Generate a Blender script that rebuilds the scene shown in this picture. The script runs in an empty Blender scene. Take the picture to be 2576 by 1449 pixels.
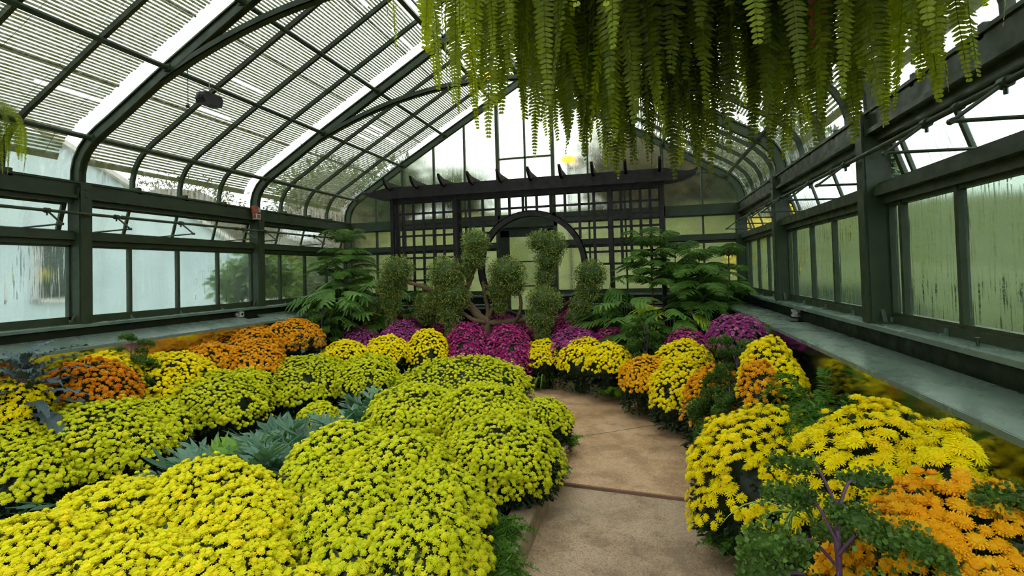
import bpy, math, random
import numpy as np
from mathutils import Vector, Matrix, noise

SC = bpy.context.scene
COL = SC.collection
rng = np.random.default_rng(7)
random.seed(7)
PI = math.pi

# ---------------------------------------------------------------- camera
F_PX, CX, CY = 1303.1, 1288.0, 651.466
CAM = np.array([1.9432, 0.0, 1.6])
YAW, PITCH, ROLL = .2494, .0248, -.0267
_c, _s, _cp, _sp = math.cos(YAW), math.sin(YAW), math.cos(PITCH), math.sin(PITCH)
FW = np.array([-_s*_cp, _c*_cp, _sp]); _r = np.array([_c, _s, 0]); _u = np.cross(_r, FW)
RT = math.cos(ROLL)*_r + math.sin(ROLL)*_u
UP = -math.sin(ROLL)*_r + math.cos(ROLL)*_u


def ray(px, py):
    return FW + RT*(px-CX)/F_PX - UP*(py-CY)/F_PX


def at_y(px, py, Y):
    d = ray(px, py); return CAM + d*(Y/d[1])


def at_z(px, py, Z):
    d = ray(px, py); return CAM + d*((Z-CAM[2])/d[2])


def at_x(px, py, X):
    d = ray(px, py); return CAM + d*((X-CAM[0])/d[0])


cam = bpy.data.objects.new('camera', bpy.data.cameras.new('camera'))
COL.objects.link(cam)
cam.matrix_world = Matrix(((RT[0], UP[0], -FW[0], CAM[0]), (RT[1], UP[1], -FW[1], CAM[1]), (RT[2], UP[2], -FW[2], CAM[2]), (0, 0, 0, 1)))
cam.data.sensor_width = 36
cam.data.lens = F_PX/2576*36
cam.data.shift_y = -(724.5-CY)/2576
cam.data.clip_end = 300
cam.data.clip_start = .05
SC.camera = cam

# ---------------------------------------------------------------- materials
def srgb(r, g, b):
    f = lambda c: (c/255/12.92 if c/255 <= .04045 else ((c/255+.055)/1.055)**2.4)
    return (f(r), f(g), f(b), 1)


class NT:
    def __init__(s, name):
        s.m = bpy.data.materials.new(name); s.m.use_nodes = True
        s.t = s.m.node_tree; s.t.nodes.clear()
        s.out = s.n('ShaderNodeOutputMaterial')

    def n(s, typ, **kw):
        nd = s.t.nodes.new(typ)
        for k, v in kw.items():
            setattr(nd, k, v)
        return nd

    def l(s, a, b):
        s.t.links.new(a, b)

    def done(s, sock):
        s.l(sock, s.out.inputs['Surface']); return s.m

    def coord(s, scale=(1, 1, 1), kind='Object'):
        tc = s.n('ShaderNodeTexCoord'); mp = s.n('ShaderNodeMapping')
        mp.inputs['Scale'].default_value = scale
        s.l(tc.outputs[kind], mp.inputs['Vector']); return mp.outputs[0]

    def noise(s, vec, scale, detail=3, rough=.55):
        nz = s.n('ShaderNodeTexNoise'); nz.inputs['Scale'].default_value = scale
        nz.inputs['Detail'].default_value = detail; nz.inputs['Roughness'].default_value = rough
        s.l(vec, nz.inputs['Vector']); return nz.outputs['Fac']

    def ramp(s, fac, stops):
        r = s.n('ShaderNodeValToRGB'); e = r.color_ramp.elements
        while len(e) < len(stops): e.new(.5)
        for i, (p, c) in enumerate(stops):
            e[i].position = p; e[i].color = c if len(c) == 4 else (*c, 1)
        s.l(fac, r.inputs[0]); return r.outputs[0]

    def mix(s, fac, a, b, blend='MIX'):
        m = s.n('ShaderNodeMix', data_type='RGBA', blend_type=blend)
        for sock, v in ((m.inputs[0], fac), (m.inputs[6], a), (m.inputs[7], b)):
            if hasattr(v, 'is_output'): s.l(v, sock)
            else: sock.default_value = (*v, 1) if isinstance(v, tuple) and len(v) == 3 else v
        return m.outputs[2]

    def mixs(s, fac, a, b):
        m = s.n('ShaderNodeMixShader')
        if hasattr(fac, 'is_output'): s.l(fac, m.inputs[0])
        else: m.inputs[0].default_value = fac
        s.l(a, m.inputs[1]); s.l(b, m.inputs[2]); return m.outputs[0]

    def rim(s, lo, hi):
        """reflection share that grows towards grazing angles, alike from both sides"""
        lw = s.n('ShaderNodeLayerWeight'); lw.inputs[0].default_value = .5
        p = s.n('ShaderNodeMath', operation='POWER'); s.l(lw.outputs['Facing'], p.inputs[0]); p.inputs[1].default_value = 3.5
        m = s.n('ShaderNodeMath', operation='MULTIPLY_ADD'); s.l(p.outputs[0], m.inputs[0]); m.inputs[1].default_value = hi; m.inputs[2].default_value = lo
        return m.outputs[0]

    def pbr(s, col, rough=.5, metal=0, bump=None, bstr=.3, bdist=.01, spec=.5):
        p = s.n('ShaderNodeBsdfPrincipled')
        for k, v in (('Base Color', col), ('Roughness', rough), ('Metallic', metal), ('Specular IOR Level', spec)):
            if hasattr(v, 'is_output'): s.l(v, p.inputs[k])
            else: p.inputs[k].default_value = v
        if bump is not None:
            b = s.n('ShaderNodeBump'); b.inputs['Strength'].default_value = bstr; b.inputs['Distance'].default_value = bdist
            s.l(bump, b.inputs['Height']); s.l(b.outputs[0], p.inputs['Normal'])
        return p.outputs[0]


def m_paint(name, c1, c2, rough=.42, scale=6, spec=.32):
    t = NT(name); v = t.coord()
    f = t.noise(v, scale, 5, .6)
    c = t.ramp(f, [(.35, c1), (.7, c2)])
    f2 = t.noise(v, scale*9, 4, .7)
    r = t.ramp(t.noise(v, scale*1.7, 4), [(.35, (rough*.7,)*3), (.7, (rough*1.4,)*3)])
    return t.done(t.pbr(c, r, 0, f2, .12, .003, spec))


def m_leaf(name, c1, c2, transl=.35, tcol=None, rough=.45, scale=9, attr=True):
    """two-tone leaf; the vertex colour's red channel picks the tone"""
    t = NT(name)
    if attr:
        a = t.n('ShaderNodeAttribute', attribute_name='tc'); sp = t.n('ShaderNodeSeparateColor')
        t.l(a.outputs['Color'], sp.inputs[0]); c = t.ramp(sp.outputs[0], [(0, c1), (1, c2)])
    else:
        c = t.ramp(t.noise(t.coord(), scale, 3), [(.35, c1), (.65, c2)])
    p = t.pbr(c, rough, 0, spec=.35)
    tr = t.n('ShaderNodeBsdfTranslucent')
    if tcol is None: t.l(t.mix(1, c, (1.25, 1.4, .6, 1), 'MULTIPLY'), tr.inputs[0])
    else: t.l(t.mix(1, c, tcol, 'MULTIPLY'), tr.inputs[0])
    return t.done(t.mixs(transl, p, tr.outputs[0]))


def m_bloom(name, base, tip, alt, transl=.3):
    """petal colour: G runs from petal base to tip, lowered at the rim as painted shade; R is random per flower"""
    t = NT(name)
    a = t.n('ShaderNodeAttribute', attribute_name='tc'); sp = t.n('ShaderNodeSeparateColor')
    t.l(a.outputs['Color'], sp.inputs[0])
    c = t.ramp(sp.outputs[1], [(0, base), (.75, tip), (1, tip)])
    f = t.ramp(sp.outputs[0], [(.55, (0, 0, 0)), (1, (1, 1, 1))])
    c = t.mix(f, c, alt)
    p = t.pbr(c, .6, 0, spec=.12)
    tr = t.n('ShaderNodeBsdfTranslucent'); t.l(c, tr.inputs[0])
    return t.done(t.mixs(transl, p, tr.outputs[0]))


M = {}
M['green'] = m_paint('green_paint', (.024, .038, .018), (.038, .055, .028))
M['green_dark'] = m_paint('dark_green_paint', (.013, .021, .009), (.021, .032, .014), .5)
M['bench'] = m_paint('bench_paint', (.125, .175, .14), (.17, .225, .185), .30, 2.5)
M['sill'] = m_paint('sill_paint', (.095, .15, .115), (.17, .23, .19), .22, 3)
M['black'] = m_paint('black_stain', (.008, .007, .007), (.014, .011, .011), .55, 8, .3)
M['steel'] = m_paint('grey_steel', (.30, .31, .30), (.42, .43, .42), .35)
M['dark_plastic'] = m_paint('dark_plastic', (.012, .010, .012), (.022, .019, .022), .5)
M['white_plastic'] = m_paint('pale_plastic', (.48, .52, .46), (.58, .62, .56), .4)
M['red_plastic'] = m_paint('red_enamel', (.35, .06, .04), (.42, .10, .07), .4)
M['cord'] = m_paint('cord', (.10, .08, .03), (.16, .13, .05), .8)
M['white_wall'] = m_paint('white_cladding', (.42, .52, .51), (.52, .62, .61), .5, 1.5)
M['stone_white'] = m_paint('pale_paving', (.50, .48, .42), (.62, .60, .54), .8, 2)
M['brick'] = m_paint('brown_wall', (.16, .09, .06), (.24, .14, .10), .8, 2)


def m_lath():
    t = NT('lath_wood'); v = t.coord((1, .6, 1))
    c = t.ramp(t.noise(v, 3, 4), [(.3, (.13, .14, .065)), (.55, (.20, .21, .11)), (.75, (.26, .24, .10))])
    p = t.pbr(c, .6)
    tr = t.n('ShaderNodeBsdfTranslucent'); tr.inputs[0].default_value = (.46, .48, .27, 1)
    return t.done(t.mixs(.42, p, tr.outputs[0]))


M['lath'] = m_lath()


def m_clear_glass():
    t = NT('roof_glass')
    tr = t.n('ShaderNodeBsdfTransparent'); tr.inputs[0].default_value = (.86, .91, .88, 1)
    gl = t.n('ShaderNodeBsdfGlossy'); gl.inputs['Roughness'].default_value = .08
    tl = t.n('ShaderNodeBsdfTranslucent'); tl.inputs[0].default_value = (.8, .86, .84, 1)
    streak = t.ramp(t.noise(t.coord((9, 9, .8)), 3.2, 4), [(.42, (0, 0, 0)), (.8, (.35, .35, .35))])
    a = t.mixs(streak, tr.outputs[0], tl.outputs[0])
    return t.done(t.mixs(t.rim(.03, .25), a, gl.outputs[0]))


M['roof_glass'] = m_clear_glass()


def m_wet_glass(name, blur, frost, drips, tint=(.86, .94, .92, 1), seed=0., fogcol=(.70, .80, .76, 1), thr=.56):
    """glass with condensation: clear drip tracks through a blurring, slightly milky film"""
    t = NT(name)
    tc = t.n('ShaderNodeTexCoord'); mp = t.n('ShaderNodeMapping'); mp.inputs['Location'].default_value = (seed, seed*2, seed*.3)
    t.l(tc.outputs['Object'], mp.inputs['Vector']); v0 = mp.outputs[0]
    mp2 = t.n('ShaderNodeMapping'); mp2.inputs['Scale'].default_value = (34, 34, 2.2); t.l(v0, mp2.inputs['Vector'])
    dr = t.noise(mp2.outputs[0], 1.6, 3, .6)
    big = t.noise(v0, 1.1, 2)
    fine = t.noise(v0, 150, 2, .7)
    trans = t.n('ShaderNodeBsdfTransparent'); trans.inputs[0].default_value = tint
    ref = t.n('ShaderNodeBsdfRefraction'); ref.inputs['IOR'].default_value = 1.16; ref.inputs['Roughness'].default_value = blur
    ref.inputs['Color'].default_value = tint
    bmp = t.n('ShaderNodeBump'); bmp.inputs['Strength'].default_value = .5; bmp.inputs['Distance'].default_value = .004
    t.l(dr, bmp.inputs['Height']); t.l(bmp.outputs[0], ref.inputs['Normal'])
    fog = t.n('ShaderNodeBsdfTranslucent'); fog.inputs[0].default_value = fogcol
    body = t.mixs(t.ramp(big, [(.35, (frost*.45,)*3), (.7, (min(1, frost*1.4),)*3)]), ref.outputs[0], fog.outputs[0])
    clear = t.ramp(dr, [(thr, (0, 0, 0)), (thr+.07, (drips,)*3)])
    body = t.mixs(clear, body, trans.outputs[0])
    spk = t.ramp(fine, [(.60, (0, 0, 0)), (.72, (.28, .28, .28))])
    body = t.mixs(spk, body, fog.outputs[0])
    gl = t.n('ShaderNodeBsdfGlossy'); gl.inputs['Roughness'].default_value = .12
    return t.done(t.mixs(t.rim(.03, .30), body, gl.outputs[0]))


M['glass_left'] = m_wet_glass('glass_left', .22, .10, .6, (.74, .84, .83, 1), seed=1, fogcol=(.5, .6, .58, 1))
M['glass_left_far'] = m_wet_glass('glass_left_far', .07, .03, .7, (.82, .90, .80, 1), seed=2, fogcol=(.5, .6, .5, 1))
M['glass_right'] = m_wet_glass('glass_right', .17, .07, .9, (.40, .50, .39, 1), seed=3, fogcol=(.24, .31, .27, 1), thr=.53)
M['glass_end'] = m_wet_glass('glass_end', .24, .04, .35, (.68, .72, .60, 1), seed=5, fogcol=(.34, .38, .28, 1))
M['glass_vent'] = m_wet_glass('glass_vent', .12, .06, .6, (.84, .92, .88, 1), seed=8)


def m_mirror():
    t = NT('reflective_skirt'); v = t.coord()
    r = t.ramp(t.noise(v, 5, 3), [(.3, (.07,)*3), (.7, (.17,)*3)])
    c = t.ramp(t.noise(v, 2, 3), [(.3, (.62, .62, .60)), (.7, (.75, .75, .72))])
    return t.done(t.pbr(c, r, 1.0))


M['skirt'] = m_mirror()


def m_concrete(name, c1, c2, c3, wet=True):
    t = NT(name); v = t.coord()
    big = t.noise(v, 1.3, 6, .62)
    c = t.ramp(big, [(.30, c1), (.5, c2), (.68, c3)])
    pat = t.ramp(t.noise(v, 3.1, 5, .7), [(.47, (1, 1, 1)), (.60, (.60, .55, .50))])
    c = t.mix(.75, c, pat, 'MULTIPLY')
    grit = t.noise(v, 120, 3, .7)
    g = t.ramp(grit, [(.34, (.30, .27, .24)), (.48, (1, 1, 1)), (.70, (1.45, 1.4, 1.35))])
    c = t.mix(.8, c, g, 'MULTIPLY')
    r = t.ramp(t.noise(v, 2.4, 5, .6), [(.42, (.32 if wet else .75,)*3), (.62, (.75,)*3)])
    return t.done(t.pbr(c, r, 0, grit, .35, .004))


M['path'] = m_concrete('path_concrete', (.47, .29, .15), (.57, .37, .21), (.50, .33, .19))
M['path_near'] = m_concrete('path_concrete_near', (.30, .20, .115), (.46, .335, .215), (.38, .28, .18))
M['kerb'] = m_concrete('kerb_concrete', (.27, .20, .115), (.42, .34, .22), (.20, .15, .095))
M['soil'] = m_concrete('soil', (.012, .010, .006), (.022, .017, .010), (.010, .012, .006), False)
M['lawn'] = m_concrete('lawn', (.030, .060, .010), (.045, .08, .014), (.04, .06, .012), False)
M['bark'] = m_concrete('bark', (.05, .032, .014), (.12, .078, .036), (.06, .05, .02), False)
M['hill'] = m_concrete('hill_grass', (.060, .085, .016), (.095, .12, .024), (.075, .085, .022), False)
M['batten'] = m_paint('pale_batten', (.40, .44, .44), (.5, .54, .54), .5)
M['pine_bark'] = m_concrete('pine_bark', (.10, .04, .02), (.15, .06, .03), (.08, .035, .02), False)

M['b_lime'] = m_bloom('lime_petals', (.50, .55, .008), (.72, .76, .020), (.84, .78, .025))
M['b_lime_yellow'] = m_bloom('yellow_lime_petals', (.64, .62, .008), (.86, .82, .018), (.92, .78, .02))
M['b_yellow'] = m_bloom('yellow_petals', (.88, .66, .004), (1.0, .90, .006), (1.0, .80, .01))
M['b_orange'] = m_bloom('orange_petals', (.70, .24, .004), (.93, .45, .012), (.98, .55, .02))
M['b_gold'] = m_bloom('gold_petals', (.80, .32, .004), (.98, .54, .01), (.98, .62, .02))
M['b_rust'] = m_bloom('rust_petals', (.50, .12, .004), (.86, .36, .01), (.88, .22, .012))
M['b_mag'] = m_bloom('magenta_petals', (.28, .008, .11), (.52, .025, .23), (.76, .25, .46))
M['b_purple'] = m_bloom('purple_petals', (.26, .012, .16), (.50, .06, .32), (.74, .32, .56))
M['mum_leaf'] = m_leaf('mum_leaves', (.010, .024, .006), (.030, .065, .016), .2)
M['stem'] = m_leaf('green_stems', (.05, .09, .02), (.09, .14, .03), .1)
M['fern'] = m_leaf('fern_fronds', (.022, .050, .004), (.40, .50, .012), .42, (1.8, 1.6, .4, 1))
M['fern_dead'] = m_leaf('dead_fronds', (.10, .03, .012), (.20, .07, .02), .3, (1, 1, 1, 1))
M['pine'] = m_leaf('pine_needles', (.045, .125, .015), (.14, .30, .035), .35)
M['philo'] = m_leaf('split_leaves', (.05, .14, .02), (.15, .30, .045), .35)
M['philo_y'] = m_leaf('bright_split_leaves', (.28, .42, .03), (.60, .68, .06), .35)
M['kale'] = m_leaf('kale_leaves', (.035, .095, .014), (.13, .24, .035), .3)
M['kale_blue'] = m_leaf('blue_kale_leaves', (.030, .060, .060), (.10, .155, .17), .1)
M['kale_stem'] = m_leaf('kale_stems', (.10, .045, .10), (.17, .09, .16), .05)
M['cabbage'] = m_leaf('cabbage_leaves', (.06, .14, .08), (.20, .30, .22), .2)
M['bluefern'] = m_leaf('blue_fern_leaves', (.045, .13, .075), (.17, .30, .215), .3)
M['bluefern_y'] = m_leaf('young_fern_leaves', (.14, .30, .03), (.26, .44, .06), .35)
M['strap'] = m_leaf('strap_leaves', (.045, .12, .012), (.50, .58, .16), .25)
M['strap_y'] = m_leaf('yellow_strap_leaves', (.12, .26, .012), (.42, .58, .06), .35)
M['feather'] = m_leaf('feather_foliage', (.04, .12, .012), (.13, .29, .025), .35)
M['feather_y'] = m_leaf('bright_feather_foliage', (.10, .22, .012), (.22, .38, .03), .3)
M['topiary'] = m_leaf('topiary_leaves', (.05, .10, .022), (.27, .38, .09), .3)
M['bud'] = m_leaf('pale_buds', (.42, .34, .08), (.55, .26, .08), .1)
M['tree_g'] = m_leaf('garden_tree', (.035, .06, .018), (.09, .13, .03), .3)
M['tree_d'] = m_leaf('dark_tree', (.02, .045, .022), (.06, .10, .05), .2)
M['tree_y'] = m_leaf('yellow_tree', (.50, .42, .02), (.85, .70, .03), .35, (1, 1, 1, 1))
M['tree_a'] = m_leaf('autumn_tree', (.06, .055, .022), (.14, .11, .035), .3)
M['tree_r'] = m_leaf('brown_tree', (.08, .05, .03), (.15, .08, .05), .3)
M['shrub'] = m_leaf('shrub_leaves', (.05, .11, .018), (.17, .26, .05), .35)


def m_emit(name, col, st):
    t = NT(name); e = t.n('ShaderNodeEmission'); e.inputs[0].default_value = col; e.inputs[1].default_value = st
    return t.done(e.outputs[0])


M['lamp'] = m_emit('amber_bulb', (1, .42, .06, 1), 3.0)
M['lamp_out'] = m_emit('amber_lamp', (1, .30, .03, 1), 4.0)

# ---------------------------------------------------------------- mesh helpers
def mesh_np(name, V, faces, col=None, smooth=False):
    """faces: list of int arrays (n,k)"""
    V = np.asarray(V, np.float32).reshape(-1, 3)
    faces = [np.asarray(f, np.int32) for f in faces if len(f)]
    me = bpy.data.meshes.new(name)
    me.vertices.add(len(V)); me.vertices.foreach_set('co', V.ravel())
    tot = np.concatenate([np.full(len(f), f.shape[1], np.int32) for f in faces])
    li = np.concatenate([f.ravel() for f in faces])
    me.loops.add(len(li)); me.loops.foreach_set('vertex_index', li)
    me.polygons.add(len(tot))
    st = np.concatenate([[0], np.cumsum(tot)[:-1]]).astype(np.int32)
    me.polygons.foreach_set('loop_start', st)
    me.polygons.foreach_set('use_smooth', np.full(len(tot), bool(smooth)))
    me.update(calc_edges=True)
    if col is not None:
        a = me.color_attributes.new('tc', 'BYTE_COLOR', 'POINT')
        c = np.ones((len(V), 4), np.float32); c[:, :3] = col
        np.clip(c, 0, 1, out=c); a.data.foreach_set('color_srgb', np.where(c <= .0031308, c*12.92, 1.055*np.maximum(c, 1e-6)**(1/2.4)-.055).astype(np.float32).ravel())
    return me


LOG = []          # every object linked so far, so that a plant's parts can be copied with it


class MB:
    """collects boxes, tubes, strips ... and links them as one mesh object"""
    def __init__(s):
        s.V = []; s.F = {}; s.C = []; s.n = 0

    def raw(s, V, faces, col=(0.5, 0.5, 0.5)):
        V = np.asarray(V, float).reshape(-1, 3)
        for f in faces:
            f = np.asarray(f, int)
            if f.ndim == 1: f = f[None]
            if len(f): s.F.setdefault(f.shape[1], []).append(f + s.n)
        s.V.append(V); c = np.asarray(col, float)
        s.C.append(np.tile(c, (len(V), 1)) if c.ndim == 1 else c)
        s.n += len(V)

    def box(s, lo, hi, col=(.5, .5, .5)):
        x0, y0, z0 = np.minimum(lo, hi); x1, y1, z1 = np.maximum(lo, hi)
        s.raw([(x0, y0, z0), (x1, y0, z0), (x1, y1, z0), (x0, y1, z0), (x0, y0, z1), (x1, y0, z1), (x1, y1, z1), (x0, y1, z1)],
              [[(0, 3, 2, 1), (4, 5, 6, 7), (0, 1, 5, 4), (1, 2, 6, 5), (2, 3, 7, 6), (3, 0, 4, 7)]], col)

    def bar(s, a, b, w, h, up=(0, 0, 1), col=(.5, .5, .5)):
        """square bar from a to b, w across, h along up"""
        a = np.array(a, float); b = np.array(b, float); d = b-a; d /= np.linalg.norm(d)
        u = np.array(up, float); u = u-d*(u@d); u /= np.linalg.norm(u); r = np.cross(d, u)
        V = []
        for p in (a, b):
            for i, j in ((-1, -1), (1, -1), (1, 1), (-1, 1)):
                V.append(p+r*i*w/2+u*j*h/2)
        s.raw(V, [[(0, 1, 2, 3), (7, 6, 5, 4), (0, 4, 5, 1), (1, 5, 6, 2), (2, 6, 7, 3), (3, 7, 4, 0)]], col)

    def tube(s, pts, rad, seg=6, col=(.5, .5, .5), cap=True):
        P = np.asarray(pts, float); n = len(P)
        R = np.full(n, rad) if np.isscalar(rad) else np.asarray(rad, float)
        T = np.gradient(P, axis=0); T /= np.linalg.norm(T, axis=1)[:, None]+1e-12
        ref = np.array([0, 0, 1.]) if abs(T[0][2]) < .9 else np.array([1., 0, 0])
        u = np.cross(T[0], ref); u /= np.linalg.norm(u); V = []
        an = np.arange(seg)*2*PI/seg
        for i in range(n):
            u = u-T[i]*(u@T[i]); u /= np.linalg.norm(u)+1e-12; v = np.cross(T[i], u)
            V.append(P[i]+R[i]*(np.cos(an)[:, None]*u+np.sin(an)[:, None]*v))
        V = np.concatenate(V)
        q = [(i*seg+j, i*seg+(j+1) % seg, (i+1)*seg+(j+1) % seg, (i+1)*seg+j) for i in range(n-1) for j in range(seg)]
        F = [q]
        if cap: F += [[tuple(range(seg))[::-1]], [tuple((n-1)*seg+j for j in range(seg))]]
        s.raw(V, F, col)

    def prism(s, poly, axis, a, b, col=(.5, .5, .5)):
        """2D polygon extruded along an axis ('x': poly is (y,z); 'y': (x,z); 'z': (x,y))"""
        n = len(poly); V = []
        for t in (a, b):
            for p, q in poly:
                V.append({'x': (t, p, q), 'y': (p, t, q), 'z': (p, q, t)}[axis])
        side = [(i, (i+1) % n, n+(i+1) % n, n+i) for i in range(n)]
        s.raw(V, [side, [tuple(range(n))[::-1]], [tuple(range(n, 2*n))]], col)

    def strip(s, A, B, col=(.5, .5, .5)):
        """ribbon between two polylines"""
        A = np.asarray(A, float); B = np.asarray(B, float); n = len(A)
        V = np.concatenate([A, B])
        if not np.isscalar(col[0]): col = np.concatenate([col, col])
        s.raw(V, [[(i, i+1, n+i+1, n+i) for i in range(n-1)]], col)

    def lathe(s, prof, origin=(0, 0, 0), seg=16, col=(.5, .5, .5)):
        V = []; n = len(prof)
        for r, z in prof:
            for k in range(seg):
                V.append((origin[0]+r*math.cos(2*PI*k/seg), origin[1]+r*math.sin(2*PI*k/seg), origin[2]+z))
        s.raw(V, [[(i*seg+k, i*seg+(k+1) % seg, (i+1)*seg+(k+1) % seg, (i+1)*seg+k) for i in range(n-1) for k in range(seg)]], col)

    def inst(s, tpl, Rm, T, cols=None):
        """many copies of a template (V, faces, C); Rm (k,3,3) incl. scale, T (k,3), cols (k,) random red channel"""
        V, F, C = tpl; k = len(T); n = len(V)
        if k == 0: return
        W = np.einsum('kij,nj->kni', Rm, V)+T[:, None, :]
        CC = np.tile(C, (k, 1)).reshape(k, n, 3).copy()
        if cols is not None: CC[:, :, 0] = np.clip(cols[:, None]+(C[None, :, 0]-.5)*.0, 0, 1)
        off = (np.arange(k)*n)
        for f in F:
            f = np.asarray(f, int); g = (f[None]+off[:, None, None]).reshape(-1, f.shape[1])
            s.F.setdefault(f.shape[1], []).append(g+s.n)
        s.V.append(W.reshape(-1, 3)); s.C.append(CC.reshape(-1, 3)); s.n += k*n

    def mesh(s, name, smooth=False):
        return mesh_np(name, np.concatenate(s.V), [np.concatenate(v) for v in s.F.values()], np.concatenate(s.C), smooth)

    def build(s, name, mat, parent=None, smooth=False, origin=None):
        me = s.mesh(name, smooth); me.materials.append(M[mat] if isinstance(mat, str) else mat)
        o = bpy.data.objects.new(name, me); COL.objects.link(o)
        if parent is not None: o.parent = parent
        LOG.append(o)
        return o


def keep_inside(o, base, ymax=8.45):
    n = len(o.data.vertices); v = np.empty(n*3, np.float32); o.data.vertices.foreach_get('co', v); v = v.reshape(-1, 3)
    for ax, lo, hi in ((0, -3.32, 3.32), (1, -9, ymax)):
        w = v[:, ax]+base[ax]; d = w-np.clip(w, lo, hi); v[:, ax] -= d*.97
    o.data.vertices.foreach_set('co', v.ravel()); o.data.update(); return o


def tag(o, label=None, cat=None, group=None, kind=None):
    if label: o['label'] = label
    if cat: o['category'] = cat
    if group: o['group'] = group
    if kind: o['kind'] = kind
    return o


def empty(name, loc=(0, 0, 0), rz=0):
    o = bpy.data.objects.new(name, None); COL.objects.link(o)
    o.location = loc; o.rotation_euler = (0, 0, rz); o.empty_display_size = .1
    return o


def struct(name, mb, mat, label, cat='structure', smooth=False, group=None):
    return tag(mb.build(name, mat, None, smooth), label, cat, group, 'structure')


def copy_tree(o, parent=None):
    c = o.copy(); COL.objects.link(c)
    if parent is not None: c.parent = parent
    for ch in [x for x in KIDS.get(o.name, [])]:
        copy_tree(ch, c)
    return c


KIDS = {}

def frames(N, spin=None, tilt=None):
    """rotation matrices whose z axis is N"""
    N = N/np.linalg.norm(N, axis=1)[:, None]
    ref = np.where(np.abs(N[:, 2:3]) < .95, np.array([[0, 0, 1.]]), np.array([[1., 0, 0]]))
    X = np.cross(ref, N); X /= np.linalg.norm(X, axis=1)[:, None]; Y = np.cross(N, X)
    if spin is not None:
        c, s_ = np.cos(spin)[:, None], np.sin(spin)[:, None]
        X, Y = c*X+s_*Y, -s_*X+c*Y
    return np.stack([X, Y, N], axis=2)


# ---------------------------------------------------------------- the glasshouse
B = 2.408
YE = 8.705
ARCH_Y = [YE-B*k for k in range(5)]          # 8.705 ... -0.927
Y0 = ARCH_Y[-1]
Z_SILL, Z_WB, Z_WT, Z_TT, Z_GB, Z_GT = 1.206, 1.277, 1.975, 2.10, 2.395, 2.59


def roof_inner(x_end=0.0):
    """underside of the arches for the right half, from gutter to ridge"""
    pts = [(3.40, 2.59), (3.395, 2.70), (3.37, 2.79), (3.32, 2.875), (3.24, 2.955), (3.13, 3.03), (3.0, 3.105)]
    pts += [(2.27, 3.555), (0.54, 4.555), (0.0, 4.865)]
    return pts


def offset(pts, d):
    P = np.array(pts); T = np.gradient(P, axis=0)
    out = []
    for i, (p, t) in enumerate(zip(P, T)):
        t = t/np.linalg.norm(t); n = np.array([t[1], -t[0]])   # outward (right/up)
        if n[0] < 0 or n[1] < 0: n = np.abs(n)
        if i == len(P)-1: n = np.array([0, 1.15])
        if i == 0: n = np.array([1., 0])
        out.append(tuple(p+n*d))
    return out


INNER = roof_inner()
OUTER = offset(INNER, .12)
GLASSP = offset(INNER, .135)


def arch_mesh(y0, y1, inner, outer, flange=0.0):
    mb = MB()
    for sgn in (1, -1):
        a = [(sgn*x, z) for x, z in inner]; b = [(sgn*x, z) for x, z in outer]
        for (p, q), (r, s_) in zip(zip(a, b), zip(a[1:], b[1:])):
            quad = [p, q, s_, r]
            mb.prism(quad, 'y', y0, y1)
    return mb


# main arches
WEB_O = offset(INNER, .115)
for i, y in enumerate(ARCH_Y):
    root = empty('roof_arch', (0, y, 2.59))
    tag(root, ['curved green steel arch against the gable end wall', 'green steel roof arch with the collar tie nearest the end wall', 'nearer green steel roof arch with a curved collar tie, at the left column by the foreground',
               'green steel roof arch right above the hanging fern', 'green steel roof arch behind the viewer'][i], 'roof arch', None, 'structure')
    mb = arch_mesh(-.018, .018, INNER, WEB_O)
    fl = offset(INNER, .014)
    inn = arch_mesh(-.036, .036, INNER, fl); top = arch_mesh(-.036, .036, offset(INNER, .10), WEB_O)
    for q in (mb, inn, top):
        for v in q.V: v[:, 2] -= 2.59
    mb2 = MB()
    for q in (mb, inn, top):
        for k, L in q.F.items():
            for f in L: mb2.F.setdefault(k, []).append(f+mb2.n)
        mb2.V += q.V; mb2.C += q.C; mb2.n += q.n
    mb2.build('arch_rib', 'green', root)
    if i in (1, 2, 3):
        tie = MB(); xs = np.linspace(-2.40, 2.40, 27)
        lo = [(x, 4.03-.098*x*x-2.59) for x in xs]; hi = [(x, z+.065) for x, z in lo]
        for j in range(26):
            tie.prism([lo[j], lo[j+1], hi[j+1], hi[j]], 'y', -.034, -.020)
            tie.prism([lo[j], lo[j+1], (lo[j+1][0], lo[j+1][1]+.012), (lo[j][0], lo[j][1]+.012)], 'y', -.034, .034)
        tie.build('collar_tie', 'green', root)
        br = MB()
        for sg in (-1, 1):
            for xx in (2.15, 1.9):
                z0 = 4.03-.098*xx*xx-2.59
                br.box((sg*xx-.03, -.012, z0+.05), (sg*xx+.03, .012, 4.865-.578*xx-2.59+.02))
        br.build('gusset_plate', 'green', root)

# thin glazing ribs between the arches
rib_in = offset(INNER, .085)
rib_out = offset(INNER, .13)
first = None; k = 0
for i in range(len(ARCH_Y)-1):
    for j in (1, 2, 3):
        y = ARCH_Y[i]-B*j/4
        for sgn in (1, -1):
            if first is None or sgn not in first:
                mb = MB()
                a = [(sgn*x, z) for x, z in rib_in]; b = [(sgn*x, z) for x, z in rib_out]
                for n in range(len(a)-1):
                    mb.prism([a[n], b[n], b[n+1], a[n+1]], 'y', -.017, .017)
                mb.box((sgn*3.40, -.02, 2.56), (sgn*3.52, .02, 2.63))
                o = mb.build('glazing_rib', 'green', None)
                first = dict(first or {}); first[sgn] = o
            else:
                o = first[sgn].copy(); COL.objects.link(o)
            o.location = (0, y, 0)
            tag(o, 'slim curved green glazing rib of the %s roof slope' % ('right' if sgn > 0 else 'left'), 'roof rib', 'glazing ribs of the %s roof slope' % ('right' if sgn > 0 else 'left'), 'structure')

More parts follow.
